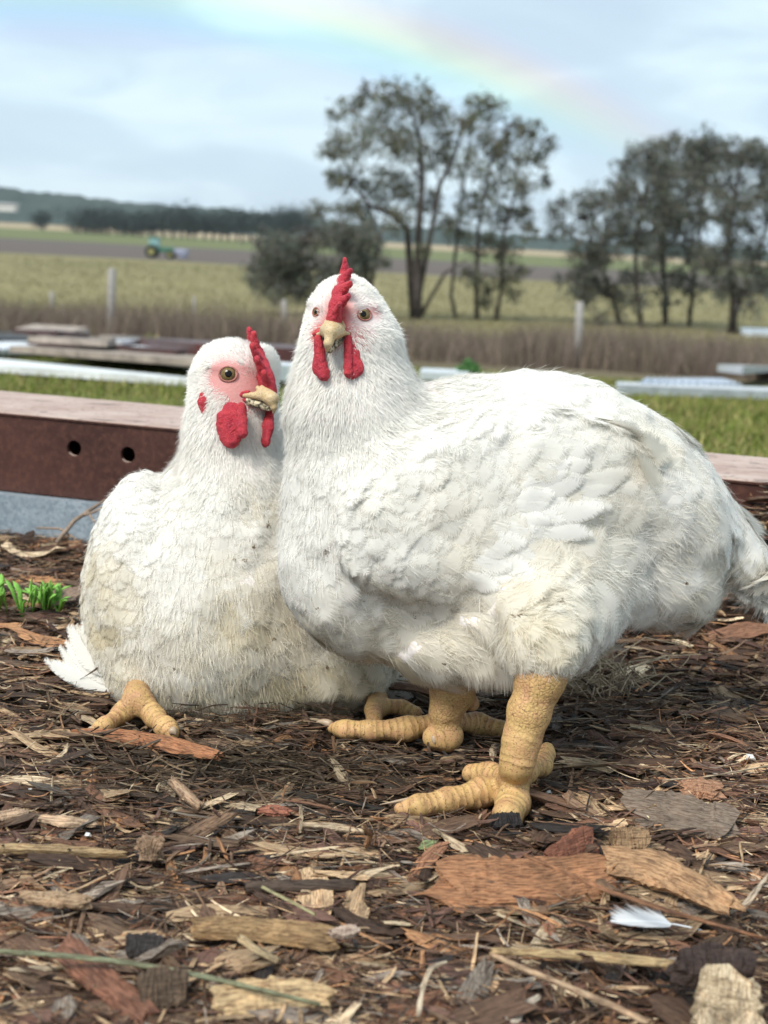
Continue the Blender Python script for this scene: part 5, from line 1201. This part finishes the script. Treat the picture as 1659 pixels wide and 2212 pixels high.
L = RNG.lognormal(math.log(.0055), .45, n); parts.append(scatter(np.c_[x, y, hfield(x, y) + RNG.uniform(0, .006, n)], L, L * RNG.uniform(.3, .8, n), L * RNG.uniform(.15, .5, n), TB_, .35, cols(n, x, y) * .9))
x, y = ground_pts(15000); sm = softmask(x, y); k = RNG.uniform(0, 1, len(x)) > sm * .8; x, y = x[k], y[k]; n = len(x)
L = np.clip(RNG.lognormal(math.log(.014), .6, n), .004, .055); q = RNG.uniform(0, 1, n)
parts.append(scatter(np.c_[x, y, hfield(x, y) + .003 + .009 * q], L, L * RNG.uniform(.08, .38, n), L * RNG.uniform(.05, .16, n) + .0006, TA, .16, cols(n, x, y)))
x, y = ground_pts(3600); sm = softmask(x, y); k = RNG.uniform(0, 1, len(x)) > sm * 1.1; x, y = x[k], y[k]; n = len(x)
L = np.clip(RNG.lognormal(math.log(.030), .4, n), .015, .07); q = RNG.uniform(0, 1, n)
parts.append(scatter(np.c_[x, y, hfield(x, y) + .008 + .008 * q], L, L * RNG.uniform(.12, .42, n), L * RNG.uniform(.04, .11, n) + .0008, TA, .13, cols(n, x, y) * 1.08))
x, y = ground_pts(24000); n = len(x)          # fibres
L = np.clip(RNG.lognormal(math.log(.020), .5, n), .006, .06)
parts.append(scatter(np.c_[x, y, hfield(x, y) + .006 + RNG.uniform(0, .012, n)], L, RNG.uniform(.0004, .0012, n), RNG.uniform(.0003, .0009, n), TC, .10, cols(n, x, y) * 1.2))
x, y = ground_pts(9000); n = len(x); L = np.clip(RNG.lognormal(math.log(.022), .45, n), .008, .055)     # long torn shreds
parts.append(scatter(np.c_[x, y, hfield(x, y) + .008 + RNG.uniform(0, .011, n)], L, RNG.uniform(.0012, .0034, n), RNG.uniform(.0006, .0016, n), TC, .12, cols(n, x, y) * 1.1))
VV, QQ, TT, CC, LL_, o_ = [], [], [], [], [], 0
for a, b, c, d, e in parts: VV.append(a); QQ.append(b + o_); TT.append(c + o_); CC.append(d); LL_.append(e); o_ += len(a)
tag(mesh('bark_mulch', np.concatenate(VV), [np.concatenate(QQ), np.concatenate(TT)], M_WOOD, attrs={'col': np.concatenate(CC), 'loc': np.concatenate(LL_)}, smooth=False), 'loose brown bark and wood chip mulch covering the ground', 'mulch', kind='stuff')

def ribbon(pts, Wd, Th, tilt, col, seed, ragged=.12, nr=12, ridge=.10, knots=0.0, ns=28, grain_round=False):
    """a torn piece of wood along a bent centre line: Wd, Th per point; returns verts, quads, tris, col, loc"""
    g = np.random.default_rng(seed); pts = np.asarray(pts, float); s = np.r_[0, np.cumsum(np.linalg.norm(np.diff(pts, axis=0), axis=1))]
    ts = np.linspace(0, s[-1], ns); C = np.stack([np.interp(ts, s, pts[:, i]) for i in range(3)], 1)
    for _ in range(3): C[1:-1] = (C[:-2] + C[1:-1] * 2 + C[2:]) / 4
    Wd = np.interp(ts, s, np.broadcast_to(Wd, (len(pts),))); tg = np.gradient(C, axis=0); tg /= np.linalg.norm(tg, axis=1)[:, None]
    a = np.arange(nr) * 2 * PI / nr; V = []; LC = []
    e = 0.55 if not grain_round else 1.0
    px_, pz = np.sign(np.cos(a)) * np.abs(np.cos(a)) ** e * .5, np.sign(np.sin(a)) * np.abs(np.sin(a)) ** e * .5
    rr = 1 + g.uniform(-ridge, ridge, nr); endx = g.uniform(-1, 1, (2, nr)) * ragged * Wd.mean()
    wn = np.interp(np.arange(ns), np.linspace(0, ns - 1, 11), g.uniform(-.16, .16, 11)) + g.uniform(-.05, .05, ns)
    for i in range(ns):
        b = np.cross(tg[i], [0, 0, 1.0]); b /= np.linalg.norm(b); up = np.cross(b, tg[i]); b2 = b * math.cos(tilt) - up * math.sin(tilt); u2 = np.cross(b2, tg[i])
        f = i / (ns - 1); tap = (min(1, .78 + 4 * f, .70 + 5 * (1 - f)) * (1 + wn[i])) if not grain_round else 1
        w_ = px_ * rr * Wd[i] * tap * (1 + g.uniform(-.05, .05, nr)) ; h = pz * rr * Th * (1 + g.uniform(-.18, .18, nr))
        ex = endx[0] * max(0, 1 - f * 5) + endx[1] * max(0, 1 - (1 - f) * 5)
        V.append(C[i] + w_[:, None] * b2 + h[:, None] * u2 + ex[:, None] * tg[i]); LC.append(np.c_[np.full(nr, ts[i]) + ex, w_, h])
    V = np.concatenate(V + [C[:1], C[-1:]]); LC = np.concatenate(LC + [np.array([[0, 0, 0.]]), np.array([[s[-1], 0, 0.]])]) + g.uniform(-3, 3, 3)
    Q = np.array([(i * nr + j, i * nr + (j + 1) % nr, (i + 1) * nr + (j + 1) % nr, (i + 1) * nr + j) for i in range(ns - 1) for j in range(nr)]); m_ = ns * nr
    T = np.array([(m_, (j + 1) % nr, j) for j in range(nr)] + [(m_ + 1, (ns - 1) * nr + j, (ns - 1) * nr + (j + 1) % nr) for j in range(nr)])
    cc = np.tile(col, (len(V), 1)) * (1 + .22 * vnoise(V, seed % 50 + 3, 90))[:, None]
    return V, Q, T, np.clip(cc, 0, 1), LC
_ps = [100]
def piece(name, label, cat, pts, wpx, tilt, th, col, z=.014, ragged=.38, ridge=.16, rnd=False, M=None, group=None, dz=None, nr=12):
    """pts: centre line as seen (u, v[, extra height]); wpx its seen width; tilt raises the far edge"""
    _ps[0] += 1; P = np.array([G(p[0], p[1], z + (p[2] if len(p) > 2 else 0)) for p in pts]); c = P.mean(0); k = np.linalg.norm(c - CAM) / F
    wp = np.broadcast_to(np.asarray(wpx, float), (len(pts),)); tg = P[-1] - P[0]; across = abs(tg[0]) / np.linalg.norm(tg); va = math.atan2(CAM[2], c[1])
    fore = math.sin(va + math.radians(abs(tilt))) * across + (1 - across)
    Wd = wp * k / (fore if not rnd else 1)
    P[:, 2] += 0.004 + Wd.mean() * 0.42 * math.sin(math.radians(tilt)) * across
    V, Q, T, C, LC = ribbon(P, Wd, th if not rnd else Wd.mean() * th, math.radians(tilt) * (1 if tg[0] > 0 else -1), np.array(col), _ps[0], ragged, nr, ridge, grain_round=rnd)
    o = mesh(name, V, [Q, T], M or M_WOOD, base=P[0], attrs={'col': C, 'loc': LC}, smooth=rnd); return tag(o, label, cat, group)
OR, TAN, RED_, GRY, BLK, PALE_, BRN = (.36, .175, .085), (.40, .26, .145), (.24, .095, .055), (.26, .215, .17), (.028, .024, .024), (.60, .48, .32), (.13, .078, .05)
piece('bark_slab', 'large orange-brown bark slab, leftmost of the two big ones below the front foot', 'bark', [(952, 1935), (1040, 1940), (1180, 1938), (1300, 1920)], [84, 98, 96, 88], 22, .006, OR, .016)
piece('bark_slab', 'large tan-orange split slab slanting down right, with dark specks, above the white feather', 'bark', [(1310, 1885), (1400, 1900), (1500, 1945), (1572, 1985)], [70, 76, 66, 44], 30, .006, (.42, .25, .13), .024)
piece('bark_slab', 'wide grey-brown weathered slab lying right of the front toes', 'bark', [(1375, 1765), (1440, 1775), (1510, 1790), (1585, 1800)], [80, 88, 84, 66], 14, .006, (.23, .175, .13), .016)
piece('bark_slab', 'dark red upright chip standing behind the two big orange slabs', 'bark', [(1180, 1880), (1225, 1862), (1275, 1840)], [34, 56, 66], 55, .005, RED_, .022)
piece('wood_block', 'small square-cut tan block above the right-hand orange slab', 'wood block', [(1318, 1838), (1355, 1838), (1395, 1836)], [44, 46, 40], 40, .012, (.34, .22, .12), .018, .05)
piece('wood_stick', 'long thin reddish splinter lying across the big orange slabs to the right edge', 'stick', [(1130, 1860, .01), (1300, 1935, .016), (1450, 1985, .012), (1659, 2045, .0)], [8, 13, 13, 5], 10, .7, (.27, .13, .065), .026, rnd=True)
piece('wood_stick', 'thick straw-yellow split stick lying level near the bottom right', 'stick', [(1062, 2072), (1180, 2076), (1340, 2088), (1470, 2102)], [14, 24, 28, 22], 20, .6, (.46, .33, .17), .026, .3, rnd=True)
piece('wood_stick', 'pale bent twig running down right from the thick straw-yellow stick to the bottom edge', 'stick', [(1062, 2078), (1140, 2112), (1210, 2140), (1320, 2188), (1400, 2225)], [9, 15, 16, 18, 18], 0, .85, (.42, .29, .18), .030, rnd=True)
piece('wood_log', 'pale ragged log end standing at the bottom right corner', 'wood block', [(1565, 2240, .0), (1565, 2190, .006), (1568, 2140, .012)], [120, 118, 112], 0, .02, PALE_, .022, .25)
piece('soil_clod', 'dark crumbly soil clod on top of the pale log end at bottom right', 'clod', [(1450, 2126), (1500, 2118), (1560, 2115), (1618, 2120)], [34, 58, 60, 40], 30, .014, (.055, .035, .028), .032, .3, .3)
piece('char_lump', 'black charred lump pressed under the front toe', 'char lump', [(1060, 1803), (1090, 1800), (1122, 1798)], [34, 42, 36], 40, .010, BLK, .014, .1, .2)
piece('green_leaf', 'small pale green leaf on the mulch below the front toes', 'leaf', [(905, 1846), (925, 1838), (946, 1832)], [6, 20, 8], 10, .0006, (.26, .33, .15), .017, .05)
piece('straw_stalk', 'bent flat straw standing up at the bottom centre, left of the pale twig', 'straw', [(902, 2212), (912, 2150, .004), (930, 2105, .010), (964, 2094, .010)], [8, 10, 9, 6], 10, .0012, (.55, .45, .32), .022, .1)
piece('straw_stalk', 'broad pale straw stub at the bottom edge right of the bent flat straw', 'straw', [(1100, 2222), (1130, 2190), (1165, 2168)], [22, 20, 10], 10, .0014, (.50, .42, .33), .02, .2)
piece('straw_stalk', 'curly grey straw hanging down at the right edge above the feather', 'straw', [(1575, 1985), (1612, 1965, .004), (1632, 1935, .008), (1662, 1900, .006)], [6, 9, 8, 5], 0, .0012, (.46, .37, .27), .02, .1)
piece('straw_stalk', 'thin straight straw lying right of the far toe pile, pointing at the right edge', 'straw', [(1430, 1697), (1520, 1690), (1659, 1665)], [4, 5, 4], 0, .8, (.48, .38, .26), .024, rnd=True)
piece('wood_chip', 'orange torn chip at the right edge of the weathered slab group', 'wood chip', [(1478, 1722), (1510, 1722), (1552, 1728)], [30, 42, 30], 30, .006, (.40, .22, .13), .018)
piece('green_stalk', 'long grey-green stalk crossing the bottom left from the edge to the centre', 'stalk', [(-10, 2070), (135, 2079), (300, 2098), (465, 2130), (690, 2186)], [13, 14, 15, 12, 4], 0, .85, (.21, .22, .13), .030, rnd=True)
piece('bark_strip', 'reddish bark plank slanting down under the grey-green stalk at bottom left', 'bark', [(140, 2065), (215, 2130), (320, 2215)], [54, 52, 48], 15, .005, (.22, .10, .06), .02)
piece('wood_slab', 'long level tan slab with a dark end in the lower middle', 'wood slab', [(425, 2030), (520, 2028), (620, 2040), (722, 2052)], [42, 46, 44, 42], 28, .007, (.33, .21, .10), .02)
piece('wood_chip', 'small white-pink chip at the right end of the level tan slab', 'wood chip', [(712, 2036), (740, 2034), (772, 2028)], [12, 24, 18], 35, .005, (.60, .46, .36), .026)
piece('wood_stick', 'short round pale stick leaning on the level tan slab', 'stick', [(517, 2042, .01), (555, 2068, .006), (598, 2092)], [17, 18, 15], 0, .9, (.50, .38, .22), .026, rnd=True)
piece('wood_chip', 'dark square charred chip beside the reddish torn lump at lower left', 'wood chip', [(272, 2068), (310, 2066), (352, 2066)], [40, 42, 38], 30, .005, (.04, .034, .032), .02, .05)
0 and piece('bark_lump', 'reddish fibrous torn lump left of the dark square chip', 'bark', [(210, 2062), (240, 2058), (275, 2060)], [36, 52, 48], 45, .012, (.25, .105, .06), .02, .3, .3)
piece('wood_block', 'upright brown grained block at the bottom left of centre', 'wood block', [(300, 2180), (350, 2176), (402, 2172)], [70, 78, 70], 50, .008, (.125, .085, .055), .02, .08)
piece('wood_slab', 'large pale yellow torn slab at the bottom edge, centre', 'wood slab', [(475, 2195), (560, 2184), (640, 2178), (705, 2190)], [58, 64, 62, 50], 30, .006, (.55, .39, .21), .02, .3)
piece('bark_curl', 'curled bark piece with a dark hollow, left of the middle', 'bark', [(302, 1868), (322, 1862), (345, 1864)], [46, 54, 48], 50, .010, (.32, .21, .13), .016, .25)
piece('wood_stick', 'short thick peeling stick stub pointing down right in the fine dark litter', 'stick', [(370, 1698, .006), (398, 1725, .004), (432, 1757)], [20, 30, 22], 0, .8, (.40, .27, .17), .016, .3, .2, rnd=True)
piece('wood_slab', 'pale narrow board lying level at the left, above the stalk', 'wood slab', [(50, 1958), (110, 1962), (190, 1968)], [18, 30, 22], 25, .005, (.44, .30, .18), .02)
piece('wood_slab', 'long pale split lath at the left edge of the picture', 'wood slab', [(-10, 1848), (120, 1852), (270, 1862)], [12, 18, 10], 25, .004, (.36, .25, .13), .018)
piece('wood_log', 'dark round branch lying level in the middle of the mulch', 'branch', [(530, 1930), (640, 1928), (768, 1926)], [24, 30, 28], 0, .9, (.085, .058, .042), .018, .1, .12, rnd=True)
piece('straw_stalk', 'thin yellow-green straw slanting down right beside the dark round branch', 'straw', [(566, 1930, .008), (620, 1958, .004), (680, 1990)], [7, 8, 7], 0, .8, (.38, .34, .18), .024, rnd=True)
0 and piece('char_lump', 'black charred lump at the bottom left edge', 'char lump', [(-15, 2158), (20, 2150), (66, 2162)], [46, 56, 40], 35, .014, BLK, .02, .1, .25)
piece('wood_chip', 'small rust-red flat chip alone on the fine dark litter', 'wood chip', [(558, 1766), (590, 1764), (624, 1770)], [10, 20, 12], 20, .003, (.33, .13, .08), .016)
piece('bark_strip', 'orange ragged bark strip just below the crouching hen', 'bark', [(160, 1598), (260, 1604), (350, 1618), (470, 1648)], [12, 26, 30, 16], 20, .006, (.36, .16, .075), .014)
piece('wood_chip', 'pale flaky chip at the left edge of the mulch above the curled bark', 'wood chip', [(-8, 1780), (50, 1770), (48, 1768)], [14, 22, 10], 20, .004, (.46, .33, .22), .018)
piece('wood_slab', 'pale curled splinter left of the curled bark piece', 'wood slab', [(75, 1782), (130, 1790), (205, 1796)], [12, 22, 14], 25, .003, (.48, .34, .22), .018)
piece('dead_leaf', 'light brown dry leaf on the mulch beside the green seedlings', 'leaf', [(110, 1316), (140, 1296, .006), (175, 1278, .008)], [10, 46, 14], 10, .0008, (.30, .21, .15), .018, .05)
piece('wood_chip', 'thin rust splinter poking up below the front toe', 'wood chip', [(790, 1842), (800, 1815, .010), (785, 1800, .02)], [16, 12, 4], 0, .003, (.38, .2, .1), .02)
piece('wood_chip', 'long flat pale chip right below the far foot of the standing hen', 'wood chip', [(655, 1796), (720, 1800), (785, 1812)], [6, 12, 6], 15, .003, (.46, .36, .24), .018)
# dry branch leaning on the galvanised sheet
br = thing('dry_branch', G(120, 1172), 'dry forked twig leaning on the galvanised sheet left of the crouching hen', 'twig')
q = MB()
def GZ(u, v, Y): return AT(u, v, Y)
q.tube([GZ(122, 1172, 1.55), GZ(160, 1125, 1.57), GZ(200, 1098, 1.6), GZ(246, 1068, 1.63)], [.0028, .0025, .0022, .0012], 7, jit=.1)
q.build('stem', flat('dry_twig', (.27, .20, .15), .8, .2, 200), br, smooth=True)
q = MB(); q.tube([GZ(178, 1115, 1.585), GZ(205, 1105, 1.58), GZ(240, 1085, 1.6)], [.0018, .0016, .0008], 6, jit=.1); q.build('side_shoot', flat('dry_twig_b', (.27, .20, .15), .8, .2, 200), br, smooth=True)
q = MB(); q.tube([GZ(188, 1102, 1.595), GZ(200, 1122, 1.57), GZ(212, 1136, 1.56)], [.0016, .0014, .0007], 6, jit=.1); q.build('side_shoot', flat('dry_twig_c', (.27, .20, .15), .8, .2, 200), br, smooth=True)
q = MB(); q.tube([GZ(80, 1140, 1.6), GZ(130, 1142, 1.58), GZ(165, 1165, 1.55)], [.0012, .0014, .0012], 6, jit=.1); q.build('side_shoot', flat('dry_twig_d', (.27, .20, .15), .8, .2, 200), br, smooth=True)
# green seedlings
sg = thing('green_seedlings', G(60, 1330), 'tuft of fresh green seedlings on the mulch at the left edge', 'seedlings')
M_SEED = flat('fresh_leaf', (.20, .42, .07), .5, .3, 300, .3)
for k in range(13):
    u0, v0 = RNG.uniform(-10, 130), RNG.uniform(1318, 1340); b = G(u0, v0, .012); q = MB()
    for j in range(RNG.integers(2, 5)):
        d = np.array([RNG.normal(0, .010), RNG.normal(0, .008), RNG.uniform(.018, .042)]); m_ = b + d * .6 + [0, 0, .004]; e = b + d + [RNG.normal(0, .006), 0, -.002]
        q.tube([b, m_, (m_ + e) / 2 + [0, 0, .001], e], [.0009, .0030, .0034, .0004], 6, flat_=.25)
    q.build('leaf', M_SEED, sg, smooth=True)
# straw tuft behind the front leg
stt = thing('straw_tuft', G(1290, 1490), 'tangled tuft of dry straw behind the yellow front leg', 'straw tuft'); q = MB()
for k in range(110):
    a = G(RNG.normal(1290, 50), RNG.uniform(1440, 1520), .012); a2 = a + [RNG.normal(.0, .035), RNG.normal(0, .02), RNG.uniform(-.01, .03)]; m_ = (a + a2) / 2 + [0, 0, RNG.uniform(.0, .022)]
    q.tube([a, m_, a2], [.0009, .0008, .0004], 4, cap=False)
q.build('straw', flat('dry_straw', (.34, .265, .18), .7, .2, 200, .4), stt)
# fallen white feather
ff = thing('fallen_feather', G(1400, 1990), 'small white feather lying among the chips at lower right', 'feather')
def fallen():
    a, b, c = G(1515, 2010, .020), G(1425, 1984, .030), G(1318, 1990, .030); n = 30; ts = np.linspace(0, 1, n); sp = np.array([(1 - t_) ** 2 * a + 2 * t_ * (1 - t_) * b + t_ * t_ * c for t_ in ts])
    q = MB(); q.tube(sp, np.linspace(.0006, .0002, n), 6); q.build('shaft', M_FEATHER_W, ff, smooth=True)
    d = (c - a) / np.linalg.norm(c - a); perp = np.cross(d, [0, 0, 1.0]); bs = np.linspace(-1, 1, 9); V, FE = [], []; k0 = 10
    for i in range(k0, n):
        t_ = (i - k0) / (n - 1 - k0); W_ = .0105 * (math.sin(PI * min(1, .12 + .88 * t_) ** .9) ** .6 + .02)
        for bb in bs: V.append(sp[i] + perp * W_ * bb * (1.1 if bb < 0 else .8) + d * W_ * abs(bb) * .9 + [0, 0, .0035 * bb * bb + .002 * bb]); FE.append((bb, t_ * .93, .3))
    m_ = 9; Q = np.array([(i * m_ + k, i * m_ + k + 1, (i + 1) * m_ + k + 1, (i + 1) * m_ + k) for i in range(n - k0 - 1) for k in range(m_ - 1)])
    mesh('vane', np.array(V), [Q], M_FEATHER, ff, attrs={'col': np.tile([.80, .82, .84], (len(V), 1)), 'fe': np.array(FE), 'fl': np.tile([24, .3, 0.0], (len(V), 1))})
M_FEATHER_W = flat('white_feather', (.80, .81, .82), .7, .2, 200, .05)
fallen()
# tiny pale shell and grit bits seen between the chips
for k, (u, v, lab) in enumerate([(190, 1806, 'tiny white shell bit below the crouching hen, on the left chips'), (65, 1710, 'tiny white flake on the dark litter at left'), (540, 1795, 'tiny white speck near the rust-red chip'), (1185, 1714, 'tiny white flake right of the front foot'), (1620, 1640, 'white scrap of bark at the right edge near the pile of twigs'), (1165, 1716, 'small pale grit right beside the front foot')]):
    q = MB(); c = G(u, v, .018); r = .0022 if k != 4 else .004; q.tube([c + [-r, 0, 0], c + [-r * .4, 0, r * .5], c + [r * .4, 0, r * .6], c + [r, 0, 0]], [r * .4, r, r * .9, r * .3], 7, flat_=.5, jit=.25)
    tag(q.build('shell_bit', flat('shell_%d' % k if False else 'shell', (.72, .72, .70), .5, .4), base=c), lab, 'shell bit', 'pale bits in the mulch')
